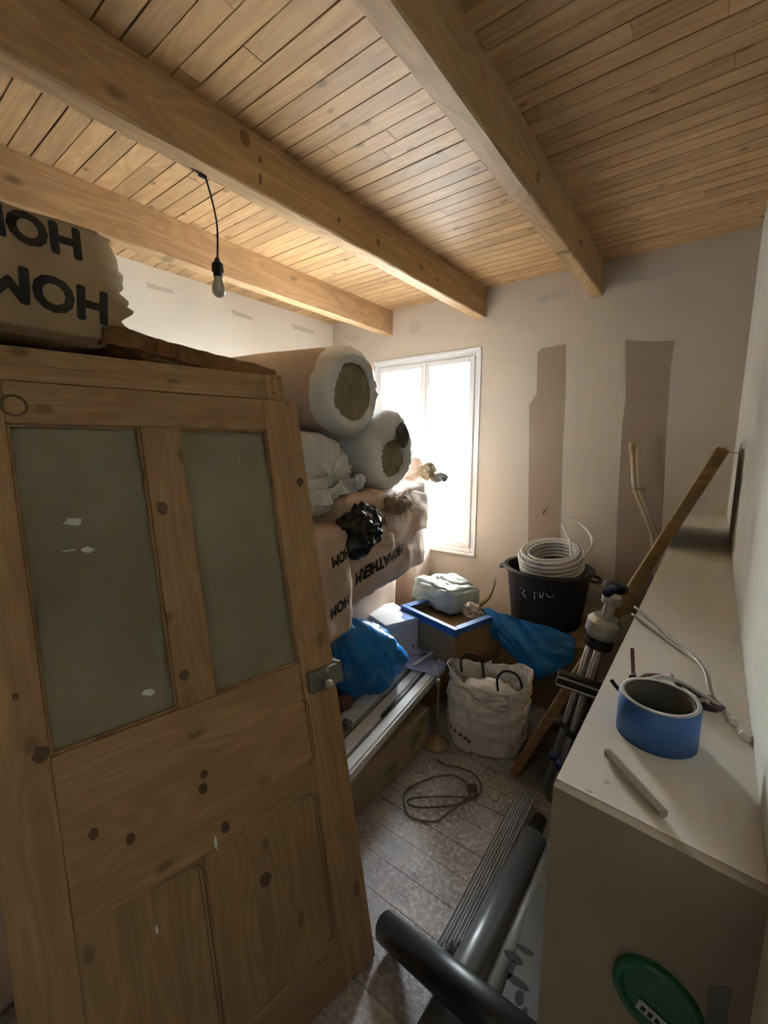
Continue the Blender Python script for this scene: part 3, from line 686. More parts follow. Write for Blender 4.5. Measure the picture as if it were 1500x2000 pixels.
# torn dark polythene and hemp tufts between the packs
bm = ball(.05, .13, .10, 4); crumple(bm, .03, 14, 4)
q = P(702, 1035, x=-1.36); tag(link('torn_black_film', bm, 'black', None, (q.x, q.y, q.z), (0, 0, .2), smooth=False), 'torn black plastic film stuffed between two kraft packs', 'plastic film')
def tuft(name, label, c, rad, n, mat, seed, spread=(1, 1, 1), ln_=.05):
    rg = random.Random(seed); bm = bmesh.new()
    core = ball(rad * spread[0] * .75, rad * spread[1] * .75, rad * spread[2] * .75, 3); crumple(core, rad * .25, 25, seed)
    me = bpy.data.meshes.new('t'); core.to_mesh(me); core.free(); bm.from_mesh(me); bpy.data.meshes.remove(me)
    for k in range(n):
        d = Vector((rg.gauss(0, 1), rg.gauss(0, 1), rg.gauss(0, 1))).normalized()
        p0 = Vector((d.x * spread[0], d.y * spread[1], d.z * spread[2])) * rad * rg.uniform(.55, .9)
        e = d + Vector((rg.gauss(0, .7), rg.gauss(0, .7), rg.gauss(0, .7)))
        tube(bm, [p0, p0 + e * ln_ * .4, p0 + (e + Vector((0, 0, -.4))) * ln_ * .7], .0016, 3)
    return tag(link(name, bm, mat, None, c), label, 'insulation', None, 'stuff')
q = P(775, 985, x=-1.39); tuft('hemp_fibre', 'loose hemp fibre spilling over the kraft pack below the torn roll', q, .075, 170, 'fibre', 3, (.5, 2.0, .6))
q = P(735, 1015, x=-1.36); tuft('hemp_fibre', 'tangle of hemp fibre beside the torn black film', q, .05, 120, 'fibre', 4, (.5, 1.6, 1))
q = P(835, 920, y=2.62); tuft('hemp_fibre', 'frayed hemp fibre at the pack corner in front of the window', q, .06, 140, 'fibre', 5, (1, .8, 1))
q = P(858, 933, y=2.66); tuft('grey_wool_scrap', 'dark grey wool scrap silhouetted against the window', q, .05, 90, 'grey_wool', 6, (1.5, .7, .55), .03)
q = P(838, 905, y=2.85); 
pk = thing('insulation_pack', 'pale pack end standing on the pile against the bright window', 'insulation pack', (q.x - .27, 2.80, 1.352), (0, 0, A9), 'kraft wrapped insulation packs')
link('wrapper', softbox(.52, .34, q.z - 1.352 + .06, 8, .01, .01, 31), 'kraft_roll', pk, smooth=True)
pack('insulation_pack', 'hidden kraft pack under the pale pack end by the window', q.x - .30, 2.80, .27, .52, .36, 1.08, A9, seed=32)
# HOM pack above the door, resting on a stack behind the door
XH = -1.42
pr_ = P(240, 615, x=XH); 
def tatH(p):
    k = max(0, p.y - .38) / .12
    if p.y > .30: p = p + Vector((0, .03 * noise.noise(Vector((p.x * 30, 0, p.z * 38))) + .012 * noise.noise(Vector((p.x * 80, 1, p.z * 110))), 0))
    return p + Vector((0, -.24 * (p.z - (-.03)) * min(1, max(0, (p.y + .1) / .4)) if p.z > -.03 else .28 * (p.z + .03) * min(1, max(0, (p.y + .1) / .4)), 0))
LH = .95; HH = .31
cyH = pr_.y + .02 - LH / 2
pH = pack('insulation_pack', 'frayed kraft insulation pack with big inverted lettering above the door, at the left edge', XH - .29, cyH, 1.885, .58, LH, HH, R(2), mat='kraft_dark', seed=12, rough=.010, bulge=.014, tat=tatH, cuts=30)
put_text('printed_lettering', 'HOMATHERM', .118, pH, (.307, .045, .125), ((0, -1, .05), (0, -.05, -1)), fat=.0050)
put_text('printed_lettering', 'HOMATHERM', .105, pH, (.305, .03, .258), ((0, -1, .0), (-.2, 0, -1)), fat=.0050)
tag(link('fibre_slab', softbox(.5, .66, .055, 18, .004, .014, 15, 9), 'slab', None, (-1.66, .86, 1.865), (R(-3.0), 0, R(4)), smooth=False), 'dark brown wood fibre slab lying on the stack along the top of the door', 'insulation slab')
for k, z_ in enumerate((.0, .47, .94, 1.41)):
    pack('insulation_pack', ('bottom', 'second', 'third', 'top')[k] + ' kraft pack of the hidden stack behind the frosted door panes', -1.74, .34, z_ + .012, .58, .86, .43, R(4), seed=20 + k, bulge=.006, rough=.008)

# ================================================================== CARTON + WHITE PROFILES
bxf = P(745, 1547, z=0)
XB = bxf.x
ct = thing('long_carton', 'long flat carton with faded green print on the floor under the white profiles', 'carton', (XB - .17, 1.32, 0))
link('carton_body', box(-.17, .17, -.62, .52, 0, .205, .006), 'carton_pale', ct)
for a, c, d, e in ((.30, .46, .05, .15), (.08, .26, .03, .10), (.40, .5, .12, .19)):
    rg = random.Random(int(a * 100)); n = 12
    pts = [((a + c) / 2 + (c - a) / 2 * math.cos(6.283 * k / n) * rg.uniform(.5, 1.1), (d + e) / 2 + (e - d) / 2 * math.sin(6.283 * k / n) * rg.uniform(.5, 1.1)) for k in range(n)]
    link('leaf_print', prism(bmesh.new(), pts, .1702, .1712, 'x'), 'greenink', ct)
def profile_bar(label, p_near, p_far, wd, ht, mat='pvc', lip=True):
    mt, L = along(p_near, p_far)
    t = thing('window_profile', label, 'pvc profile', group='long white profiles on the carton'); t.matrix_world = mt
    bm = bmesh.new()
    pf = [(-wd / 2, 0), (wd / 2, 0), (wd / 2, ht * .55), (wd * .3, ht * .55), (wd * .3, ht), (-wd * .34, ht), (-wd * .34, ht * .8), (-wd / 2, ht * .8)] if lip else [(-wd / 2, 0), (wd / 2, 0), (wd / 2, ht), (-wd / 2, ht)]
    prism(bm, pf, 0, L, 'x'); link('bar', bm, mat, t)
    link('end_mark', box(L * .62, L * .622, -wd / 2 - .0005, wd / 2 + .0005, -.0005, ht * .56 if lip else ht + .0005), 'black', t)
    return t
zt_ = .207
def edge(px, py, z): return P(px, py, z=z)
e0 = P(660, 1560, z=zt_ + .02); e1 = P(893, 1283, z=zt_ + .075)
d_ = (e1 - e0).normalized(); nrm = Vector((-d_.y, d_.x, 0)).normalized()
for k, (off, wd, ht, lb, zz) in enumerate(((.035, .066, .05, 'white profile at the carton edge nearest the white bag', 0), (.122, .075, .042, 'second white profile beside the edge profile', 0), (.235, .10, .036, 'widest white profile, partly under the blue bag', 0))):
    profile_bar(lb, e0 + nrm * off + Vector((0, 0, zz)), e1 + nrm * off + Vector((0, 0, zz)), wd, ht)
o = profile_bar('thin black glazing strip lying along the white profiles', e0 + nrm * .078 + d_ * .45 + Vector((0, 0, .035)), e1 + nrm * .078 + Vector((0, 0, .012)), .014, .012, 'black', False); o.name = 'glazing_strip'; o['category'] = 'strip'; del o['group']
# support boards behind
SUPZ = .31
tag(link('flat_carton', softbox(.42, .84, .255, 8, .002, .004, 44), 'carton', None, (e1.x - .28, 2.30, .004), (0, 0, R(4)), smooth=False), 'plain brown carton under the papers and blue-edged tray', 'carton')
# lavender papers
for k, (px, py, sx, sy, rz, lb) in enumerate(((838, 1262, .26, .17, -.35, 'upper lavender paper sheet beside the blue-edged tray'), (828, 1300, .24, .17, .15, 'lower lavender paper sheet carrying a cream stick'))):
    q = P(px, py, z=SUPZ + .004 + .003 * (1 - k))
    bm = bmesh.new(); bmesh.ops.create_grid(bm, x_segments=14, y_segments=12, size=.5)
    for v in bm.verts: v.co = Vector((v.co.x * sx, v.co.y * sy, .009 * noise.noise(Vector((v.co.x * 5, v.co.y * 5, k))) + .012 * max(0, abs(v.co.x) - .35)))
    bmesh.ops.solidify(bm, geom=bm.faces[:], thickness=.002)
    tag(link('paper_sheet', bm, 'lavender', None, q + Vector((0, 0, .008)), (0, 0, rz), smooth=True), lb, 'paper', 'lavender papers')
a_, c_ = P(808, 1300, z=SUPZ + .028), P(845, 1275, z=SUPZ + .028); mt, L = along(a_, c_)
o = tag(link('cream_stick', box(0, L, -.011, .011, 0, .008, .002), 'paper_white'), 'small cream stick lying on the lavender paper', 'stick'); o.matrix_world = mt
for px, py in ((828, 1244), (805, 1262)):
    q = P(px, py, z=SUPZ + .03); tag(link('black_clip', box(-.012, .012, -.009, .009, 0, .014, .002), 'black', None, q), 'small black clip on the lavender paper ' + ('near the tray' if px > 820 else 'near the blue bag'), 'clip')
# white box with blue corner
q = P(762, 1215, z=.48)
wb = thing('white_box', 'white carton with a blue printed corner, behind the crumpled blue bag', 'box', (q.x - .02, q.y + .02, .262), (0, 0, R(-22)))
link('body', box(-.15, .15, -.12, .12, 0, .245, .004), 'paper_white', wb)
link('lid', box(-.153, .153, -.123, .123, .245, .267, .004), 'paper_white', wb)
link('blue_print', prism(bmesh.new(), [(.154, .124), (.154, .02), (.09, .03), (.06, .07), (-.0, .085), (-.03, .124)], .2672, .2684), 'carton_blue', wb)
# blue-edged tray
q = P(862, 1215, z=.50)
ty = thing('carton_tray', 'brown carton tray with blue rims holding the mint wrapped pack', 'tray', (q.x, q.y + .10, .262), (0, 0, R(-16)))
TW, TD, TH2 = .245, .20, .285
for nm, b4 in (('tray_side', (-TW, TW, -TD, -TD + .006, 0, TH2)), ('tray_side', (-TW, TW, TD - .006, TD, 0, TH2)), ('tray_side', (-TW, -TW + .006, -TD + .006, TD - .006, 0, TH2)), ('tray_side', (TW - .006, TW, -TD + .006, TD - .006, 0, TH2)), ('tray_base', (-TW, TW, -TD, TD, .21, .218))):
    link(nm, box(*b4), 'carton', ty)
for b4 in ((-TW - .002, TW + .002, -TD - .004, -TD + .03, TH2 - .04, TH2 + .006), (TW - .04, TW + .004, -TD + .031, TD - .002, TH2 - .03, TH2 + .006), (-TW - .004, -TW + .05, -TD + .031, TD - .002, TH2 - .01, TH2 + .006)):
    link('blue_rim', box(*b4, .003), 'carton_blue', ty)
q = P(866, 1165, z=.55)
sp = thing('wrapped_sponge_pack', 'clear wrapped mint sponge pack lying in the blue-edged tray', 'pack', (q.x - .01, q.y + .02, .495), (R(-6), 0, R(-20)))
bm = softbox(.39, .28, .14, 20, .02, .014, 51, 12); crumple(bm, .006, 10, 3); link('wrapping', bm, 'sponge', sp, smooth=True)
bm = softbox(.20, .20, .05, 10, .012, .012, 52, 18); link('upper_pack', bm, 'sponge', sp, (.02, .06, .125), (0, R(8), 0), smooth=True)
# crumpled blue bag
q = P(712, 1290, z=.45)
bm = ball(.165, .17, .215, 6)
for v in bm.verts:
    z_ = v.co.z; th = math.atan2(v.co.y, v.co.x); k = max(0, z_) / .215
    f_ = 1 + .10 * math.sin(th * 5 + 2 * math.sin(z_ * 9)) * (1 - k * .5) + .06 * math.sin(th * 9 + 7 * z_) - .28 * k
    v.co.x *= f_; v.co.y *= f_
    if z_ > .04: v.co.y -= (z_ - .04) * .75; v.co.x -= (z_ - .04) * .25
crumple(bm, .022, 3.6, 7); crumple(bm, .005, 12, 17)
for v in bm.verts: v.co.z = max(v.co.z, -.175)
tag(link('blue_plastic_bag', bm, 'blue_bag', None, (q.x - .02, q.y + .05, .46), (0, 0, .3), smooth=True), 'crumpled dark blue plastic bag beside the door lock', 'bag')
# white bucket behind the blue bag
q = P(645, 1250, x=-1.16)
bk = thing('white_bucket', 'white plastic bucket mostly hidden between the door and the crumpled blue bag', 'bucket', (q.x - .13, q.y - .08, .26))
bm, _ = lathe(bmesh.new(), [(.001, 0), (.12, 0), (.142, .25), (.15, .25), (.15, .275), (.138, .275), (.116, .02), (.001, .02)], 40); link('bucket_body', bm, 'white_paint', bk, smooth=False)
# bits at the door edge
for k, (px, py, s, mt_, lb) in enumerate(((672, 1372, .035, 'wine', 'dull red rag scrap beside the door edge below the lock'), (676, 1415, .022, 'grey_wool', 'small grey scrap at the door edge above the profiles'), (664, 1330, .02, 'kraft_dark', 'small brown paper scrap beside the lock'))):
    q = P(px, py, z=.30); tag(link('scrap', crumple(ball(s, s, s * .7, 3), s * .3, 40, k), mt_, None, q), lb, 'scrap')

# ================================================================== LAMP STAND, FLEX, WHITE CARRIER BAG
q = P(848, 1460, z=0)
lm = thing('lamp_base', 'small tarnished brass lamp base standing on the floor by the carton', 'lamp', (q.x, q.y + .03, 0))
bm, _ = lathe(bmesh.new(), [(.001, 0), (.066, 0), (.068, .008), (.06, .016), (.05, .02), (.044, .032), (.026, .042), (.014, .052), (.008, .07), (.001, .07)], 32); link('foot', bm, 'brass', lm, smooth=True)
bm, _ = lathe(bmesh.new(), [(.007, .06), (.0065, .2), (.010, .205), (.0065, .212), (.0065, .33), (.012, .34), (.012, .375), (.009, .38), (.001, .38)], 16); link('stem', bm, 'brass', lm, smooth=True)
cpx = [(856, 1484), (868, 1494), (895, 1500), (920, 1510), (937, 1530), (938, 1550), (925, 1563), (905, 1572), (880, 1588), (858, 1604), (830, 1605), (800, 1596), (790, 1575), (791, 1550), (812, 1534), (845, 1522), (880, 1518), (905, 1528), (915, 1542), (918, 1556), (905, 1566), (880, 1576), (830, 1580), (802, 1576), (798, 1566), (830, 1561), (880, 1560), (915, 1562), (930, 1552), (928, 1538)]
link('flex', tube(bmesh.new(), [p + Vector((0, 0, .004 + .004 * ((k // 24) % 3))) - lm.location for k, p in enumerate(spline([P(a, c, z=.002) for a, c in cpx], 8))], .0042, 6), 'cord', lm, smooth=True)
q = P(924, 1545, z=0); link('plug', box(-.018, .018, -.014, .014, 0.004, .03, .006), 'cord', lm, q - lm.location, (0, 0, .6))
q = P(965, 1561, z=0); tag(link('plaster_crumb', crumple(ball(.014, .009, .007, 2), .003, 60, 3), 'white_paint', None, (q.x, q.y, .006)), 'small white plaster crumb on the floor beside the flex', 'crumb')
# white carrier bag
gb = P(960, 1478, z=0); 
bgx, bgy = -.82, 2.02
wbag = thing('carrier_bag', 'white plastic carrier bag with dark handles standing in the middle of the floor', 'bag', (bgx, bgy, 0), (0, 0, R(20)))
bm = bmesh.new(); n, mrows = 180, 80; rings = []
for i_ in range(mrows + 1):
    t = i_ / mrows; h = .43 * t; ring = []
    for j in range(n):
        th = 2 * math.pi * j / n
        c, s = math.cos(th), math.sin(th); ex = .62
        a = .19 * math.copysign(abs(c) ** ex, c); b_ = .115 * math.copysign(abs(s) ** ex, s)
        k = (.80 + .22 * min(1, t * 4) ** .5) * (1 - .06 * t)
        b_ *= (1 - .25 * t)
        p = Vector((a * k, b_ * k, h + .02 * t * math.sin(th * 2 + 1) - (.05 * t * t * (abs(s) ** 2) * (1 if s < 0 else .1))))
        d = .020 * (1 - 2 * abs(noise.noise(Vector((p.x * 9, p.y * 9, h * 7))))) + .011 * (1 - 2 * abs(noise.noise(Vector((p.x * 22, p.y * 22, h * 18 + 4)))))
        nrm_ = Vector((c, s, 0)); p += nrm_ * d * min(1, .25 + t)
        ring.append(bm.verts.new(p))
    rings.append(ring)
for i_ in range(mrows):
    for j in range(n): bm.faces.new((rings[i_][j], rings[i_][(j + 1) % n], rings[i_ + 1][(j + 1) % n], rings[i_ + 1][j]))
bm.faces.new(rings[0][::-1])
crumple(bm, .0045, 11, 5); crumple(bm, .0028, 30, 9)
for v in bm.verts: v.co.z = max(v.co.z, .001)
bmesh.ops.solidify(bm, geom=bm.faces[:], thickness=.0025)
link('bag_body', bm, 'white_bag', wbag, smooth=True)
link('contents', crumple(ball(.15, .075, .10, 4), .02, 9, 3), 'white_bag', wbag, (0, 0, .25), smooth=True)
for (x0, y0) in ((-.10, .06), (.10, -.075)):
    pts = spline([(x0 - .05, y0, .36), (x0 - .055, y0, .43), (x0 - .02, y0 - .005, .475), (x0 + .03, y0 - .01, .47), (x0 + .06, y0, .42), (x0 + .07, y0, .34)], 6)
    bm = tube(bmesh.new(), pts, .006, 8); link('handle', bm, 'tub', wbag, smooth=True)
wm = [c for c in wbag.children if c.name.startswith('bag_body')][0].data
bv = BVHTree.FromPolygons([v.co for v in wm.vertices], [tuple(p.vertices) for p in wm.polygons])
for k in range(5):
    d_r = Vector((math.cos(R(205 + 7 * k)), math.sin(R(205 + 7 * k)), 0)); h_ = bv.ray_cast(d_r * .5 + Vector((0, 0, .125 - .013 * k)), -d_r)
    if h_[0] is not None: link('red_print', crumple(ball(.010, .010, .009, 2), .002, 70, k), 'redink', wbag, h_[0] - d_r * .006)

# ================================================================== CARTON, TUB, COIL, BLUE SACK
bxm = tag(link('carton_box', box(-.30, .26, -.25, .25, 0, .45, .006), 'carton', None, (-.715, 2.775, 0), (0, 0, R(2))), 'brown carton under the black tub below the window wall', 'carton')
TX, TY, TZ = -.765, 2.80, .452
tub_ = thing('black_tub', 'large black rubber tub chalk-marked in white, standing on the brown carton', 'tub', (TX, TY, TZ))
bm, _ = lathe(bmesh.new(), [(.001, 0), (.205, 0), (.215, .01), (.255, .345), (.275, .35), (.283, .362), (.275, .375), (.252, .372), (.208, .02), (.001, .018)], 56); link('tub_body', bm, 'tub', tub_, smooth=False)
for s in (-1, 1):
    link('handle', tube(bmesh.new(), spline([(s * .262, -.06, .34), (s * .30, -.045, .33), (s * .315, 0, .325), (s * .30, .045, .33), (s * .262, .06, .34)], 5), .012, 8), 'tub', tub_, smooth=True)
def onTub(px, py):
    # point on the camera side of the tub wall
    d = P(px, py, y=2.0) - CAM; o_ = CAM - Vector((TX, TY, 0)); r_ = .243
    a = d.x ** 2 + d.y ** 2; b_ = 2 * (o_.x * d.x + o_.y * d.y); c = o_.x ** 2 + o_.y ** 2 - r_ * r_
    t = (-b_ - math.sqrt(max(0, b_ * b_ - 4 * a * c))) / (2 * a); return CAM + d * t - Vector((TX, TY, TZ))
for st in (((1016, 1150), (1022, 1146), (1025, 1153), (1020, 1158), (1026, 1166)), ((1044, 1170), (1043, 1158), (1054, 1155), (1055, 1168)), ((1058, 1168), (1062, 1156), (1068, 1160), (1070, 1166)), ((1070, 1166), (1078, 1166), (1086, 1158))):
    link('chalk_mark', tube(bmesh.new(), [onTub(a, c) for a, c in st], .0032, 5), 'paper_white', tub_)
# coil of white tube, resting tilted in the tub mouth
coil = thing('tube_coil', 'coil of white plastic tube resting in the mouth of the black tub', 'tube coil', (TX + .03, TY - .03, TZ + .405), (R(14), R(-3), 0))
pts = []; rg = random.Random(3)
turns = 17
for k in range(turns * 40):
    t = k / 40; th = 2 * math.pi * t; lay = int(t) ; 
    r_ = .168 + .022 * ((lay * 7) % 4) / 1.0 + .004 * math.sin(th * .37 + lay); z_ = -.02 + .026 * (lay // 3.4) + .006 * math.sin(th + lay * 1.7)
    pts.append((r_ * math.cos(th), r_ * math.sin(th), z_))
sm = []
for k in range(len(pts)):
    a = pts[max(0, k - 6):k + 7]; sm.append(Vector((sum(p[0] for p in a) / len(a), sum(p[1] for p in a) / len(a), sum(p[2] for p in a) / len(a))))
link('coiled_tube', tube(bmesh.new(), sm, .0095, 6), 'pex', coil, smooth=True)
link('loose_end', tube(bmesh.new(), spline([(.21, -.08, .10), (.235, .02, .13), (.21, .12, .16), (.14, .19, .20), (.07, .21, .235)], 8), .0085, 6), 'pex', coil, smooth=True)
link('loose_end', tube(bmesh.new(), spline([(.14, -.07, -.05), (.12, .0, .05), (.09, .09, .13), (.03, .17, .20)], 8), .0085, 6), 'pex', coil, smooth=True)
# blue sack draped over carton front
q = P(1040, 1225, y=2.50)
bm = bmesh.new(); bmesh.ops.create_grid(bm, x_segments=60, y_segments=40, size=1)
def outline(a, c): return None
for v in bm.verts:
    a, c = v.co.x, v.co.y            # a: -1..1 across, c: 1 top .. -1 bottom
    wv = .5 + .5 * a
    bot = -.05 - .22 * (wv / .68 if wv < .68 else max(0, 1 - (wv - .68) / .45)) ** 1.1
    h = (c + 1) / 2
    z_ = bot * (1 - h) + (.085 - .03 * wv - .10 * max(0, wv - .75)) * h
    bulge_ = .075 * math.sin(math.pi * wv) ** .7 * math.sin(math.pi * min(1, h * .75 + .2))
    cr = .030 * (1 - 2 * abs(noise.noise(Vector((a * 1.6 + c * .9, c * .8, 3))))) + .007 * (1 - 2 * abs(noise.noise(Vector((a * 4 + c * 2, c * 2, 9)))))
    v.co = Vector((a * .27, -bulge_ - cr, z_))
bmesh.ops.solidify(bm, geom=bm.faces[:], thickness=-.003)
tag(link('blue_plastic_sack', bm, 'blue_bag', None, (q.x - .015, 2.47, .50), (0, 0, R(2)), smooth=True), 'bright blue plastic sack hanging over the front of the brown carton', 'sack')
# yellow cloth strip and foil scrap left of the tub
pts = [P(a, c, y=2.62) for a, c in ((968, 1130), (962, 1152), (952, 1170), (938, 1180), (930, 1190))]
bm = tube(bmesh.new(), spline(pts, 5), .014, 6, radii=[.006 + .016 * (k / 20) for k in range(21)]); tag(link('yellow_cloth', bm, 'yellow', None, smooth=True), 'pale yellow cloth strip hanging beside the tub', 'cloth')
q = P(928, 1222, y=2.42); tag(link('foil_scrap', crumple(ball(.05, .03, .12, 4), .02, 18, 8), 'copper', None, (q.x, 2.45, q.z), (0, R(-25), 0)), 'crumpled tan foil scrap between tray and blue sack', 'foil')

# ================================================================== TRIPOD, BLACK BAR, BATTEN
tp0, tp1 = P(1096, 1500, y=1.77), P(1192, 1200, y=1.77)
mt, L = along(tp0, tp1)
tr_ = thing('tripod', 'folded aluminium tripod with a black head leaning against the ledge', 'tripod'); tr_.matrix_world = mt
for yy, zz in ((-.032, .0), (.030, .0), (0, .035)):
    link('leg', tube(bmesh.new(), [(-.16, yy * .7, zz), (L - .02, yy, zz)], .014, 10), 'alu', tr_, smooth=True)
    link('leg_clamp', box(.02, .055, yy - .021, yy + .021, zz - .021, zz + .021, .004), 'blue_dark', tr_)
    link('leg_clamp', box(.19, .215, yy - .019, yy + .019, zz - .019, zz + .019, .004), 'black', tr_)
bm, _ = lathe(bmesh.new(), [(.001, -.0), (.05, .0), (.062, .02), (.062, .065), (.045, .085), (.02, .09), (.02, .14), (.034, .145), (.036, .165), (.03, .175), (.001, .175)], 28, 'x'); link('head', bm, 'alu', tr_, (L - .10, 0, .01), smooth=False)
link('head_collar', tube(bmesh.new(), [(L - .14, 0, .01), (L - .085, 0, .01)], .052, 24), 'black', tr_)
link('crank', tube(bmesh.new(), [(L - .03, -.02, .03), (L - .03, .09, .035)], .009, 8), 'black', tr_)
link('crank', tube(bmesh.new(), [(L + .045, .0, .03), (L + .045, .085, .03)], .012, 8), 'alu', tr_)
link('pan_plate', ball(.022, .055, .045, 3), 'black', tr_, (L + .115, -.01, .01), smooth=True)
link('pan_handle', tube(bmesh.new(), [(L + .115, -.01, .01), (L + .12, -.13, .02)], .016, 8), 'blue_dark', tr_, smooth=True)
a_, c_ = P(1088, 1322, y=1.62), P(1175, 1352, y=1.66)
mt, L = along(a_, c_)
o = thing('black_rail', 'short black grooved rail end sticking out across the tripod', 'rail'); o.matrix_world = mt
link('rail_body', box(0, L + .1, -.02, .02, -.028, .028, .003), 'black', o)
for zz in (.010, -.022): link('bright_edge', box(.0, L + .1, -.0215, -.0195, zz, zz + .007), 'steel', o)
pn_ = thing('wood_panel', 'brown wooden panel seen edge-on, leaning over the ledge to the right wall', 'panel', (-.60, 1.85, 0))
sl = Vector((.508, 0, 1.212)).normalized(); nl = Vector((-sl.z, 0, sl.x)); LP = 1.715; th_ = .040
bm = bmesh.new()
def pv(l, t, y): q = sl * l + nl * t; return bm.verts.new((q.x, y, max(0, q.z)))
y_n0, y_n1, dep = 0.0, .105, .56
c8 = [pv(.002, .001, y_n0), pv(LP, .001, y_n1), pv(LP, th_, y_n1), pv(.02, th_, y_n0), pv(.002, .001, y_n0 + dep), pv(LP, .001, y_n1 + dep), pv(LP, th_, y_n1 + dep), pv(.02, th_, y_n0 + dep)]
for f_ in ((0, 1, 2, 3), (7, 6, 5, 4), (0, 4, 5, 1), (1, 5, 6, 2), (2, 6, 7, 3), (3, 7, 4, 0)): bm.faces.new([c8[k] for k in f_])
bmesh.ops.bevel(bm, geom=bm.edges[:], offset=.0018, segments=1, affect='EDGES')
link('panel_board', bm, 'batten', pn_)
q_ = sl * LP + nl * .01; link('nail', tube(bmesh.new(), [(q_.x - .01, y_n1 + .01, q_.z - .01), (q_.x + .030, y_n1 + .012, q_.z - .012)], .0018, 6), 'iron', pn_)
q_ = sl * LP + nl * .03; link('plaster_lump', crumple(ball(.014, .012, .008, 2), .004, 60, 1), 'white_paint', pn_, (q_.x, y_n1 + .03, q_.z))
# ================================================================== PIPES AND RAILS ON THE FLOOR
def pipe(name, label, a, c, r_, mat, group='pipes on the floor', hollow=True):
    mt, L = along(a, c); t = tag(link(name, lathe(bmesh.new(), [(r_ * .93, .02), (r_ * .93, 0), (r_, 0), (r_, L), (r_ * .93, L), (r_ * .93, L - .02)], 36, 'x')[0], mat, None, smooth=False), label, 'pipe', group)
    for p in t.data.polygons: p.use_smooth = abs(p.normal.x) < .5
    t.matrix_world = mt; return t
pz = .055
pa, pb = P(1042, 1640, z=pz), P(872, 1985, z=pz); dirp = (pb - pa).normalized()
pipe('drain_pipe', 'wide grey drain pipe lying beside the ledge, crossed by the black pipe', pa, pb + dirp * .5, .052, 'grey_pipe')
pa, pb = P(1080, 1628, z=.04), P(985, 1860, z=.04); dirp = (pb - pa).normalized()
pipe('drain_pipe', 'pale grey pipe between the wide grey pipe and the ledge', pa + Vector((.024, 0, 0)), pb + Vector((.012, 0, 0)) + dirp * .4, .036, 'pale_pipe')
pa, pb = P(757, 1812, z=.047), P(985, 2008, z=.28); dirp = (pb - pa).normalized()
pipe('black_pipe', 'black pipe crossing diagonally over the grey pipe in the foreground', pa, pb + dirp * .10, .046, 'black')
pa, pb = P(1055, 1600, z=.05), P(1010, 1700, z=.05)
pipe('black_pipe', 'stub of dark pipe behind the wide grey pipe end', pa, pb, .028, 'tub')
for k, (x0, x1, lb) in enumerate(((1012, 900, 'outermost'), (1023, 915, 'second'), (1034, 930, 'third'), (1046, 945, 'innermost'))):
    pa, pb = P(x0, 1556, z=.02 + .006 * k), P(x1 - 42, 1850, z=.02 + .006 * k); mt, L = along(pa, pb)
    o = tag(link('metal_rail', prism(bmesh.new(), [(-.007, 0), (.007, 0), (.007, .022), (.005, .022), (.005, .003), (-.005, .003), (-.005, .022), (-.007, .022)], 0, L, 'x'), 'steel'), lb + ' of the four thin metal rails on the floor beside the grey pipe', 'rail', 'metal rails'); o.matrix_world = mt
pa, pb = P(1000, 1705, z=.02), P(850, 1990, z=.02); mt, L = along(pa, pb)
o = tag(link('black_strip', box(0, L + .4, -.018, .018, -.012, .012, .002), 'black'), 'flat black strip lying alongside the metal rails', 'strip'); o.matrix_world = mt
pa, pb = P(1012, 1850, z=.03), P(935, 1985, z=.03); mt, L = along(pa, pb)
o = tag(link('white_lath', box(-.1, L + .3, -.012, .012, -.008, .008, .002), 'paper_white'), 'thin white lath between the grey pipe and the dirty board', 'lath'); o.matrix_world = mt
db = thing('dirty_board', 'dirty grey board with black smudges lying against the foot of the ledge', 'board', (-.235, 1.04, .0), (0, 0, R(3)))
link('board', box(-.085, .115, -.60, .42, .085, .105, .003), 'dirty', db)
for k, (px, py, sx, sy) in enumerate(((1005, 1868, .03, .014), (1028, 1855, .028, .01), (1010, 1915, .035, .012), (1013, 1945, .012, .02), (1022, 1975, .008, .016), (1000, 1890, .007, .03))):
    q = P(px, py, z=.105) - db.location; rg = random.Random(k); n = 18
    pts = [(q.x + sx * math.cos(6.283 * j / n) * rg.uniform(.85, 1.0), q.y + sy * math.sin(6.283 * j / n) * rg.uniform(.85, 1.0)) for j in range(n)]
    link('smudge', prism(bmesh.new(), pts, .105, .1056), 'smudge', db)

# ================================================================== WALL CONDUIT
cp = thing('pipe_pair', 'pair of bent pale pipes rising along the far wall behind the leaning panel', 'pipes')
pts = [P(a, c, y=3.03) for a, c in ((1238, 868), (1243, 955), (1277, 1040), (1284, 1110), (1290, 1330))]
for k, off in enumerate((Vector((-.012, -.01, 0)), Vector((.014, -.004, -.02)))):
    q = [p + off for p in pts]; path = [q[0], q[0].lerp(q[1], .95)] + spline([q[0].lerp(q[1], .97), q[1], q[1].lerp(q[2], .08)], 4) + [q[1].lerp(q[2], .92)] + spline([q[1].lerp(q[2], .94), q[2], q[2].lerp(q[3], .15)], 4) + [q[3], q[4]]
    path = [p for i_, p in enumerate(path) if i_ == 0 or (p - path[i_ - 1]).length > 1e-4]
    pp_ = link('pipe', tube(bmesh.new(), path, .0115, 10), 'copper', cp, smooth=True)
link('coupling', tube(bmesh.new(), [pts[0] + Vector((-.012, -.01, .01)), pts[0] + Vector((-.011, -.01, -.03))], .017, 10), 'brass', cp)
link('bracket', box(-.04, .045, -.02, .05, -.008, .008, .002), 'brass', cp, pts[1])

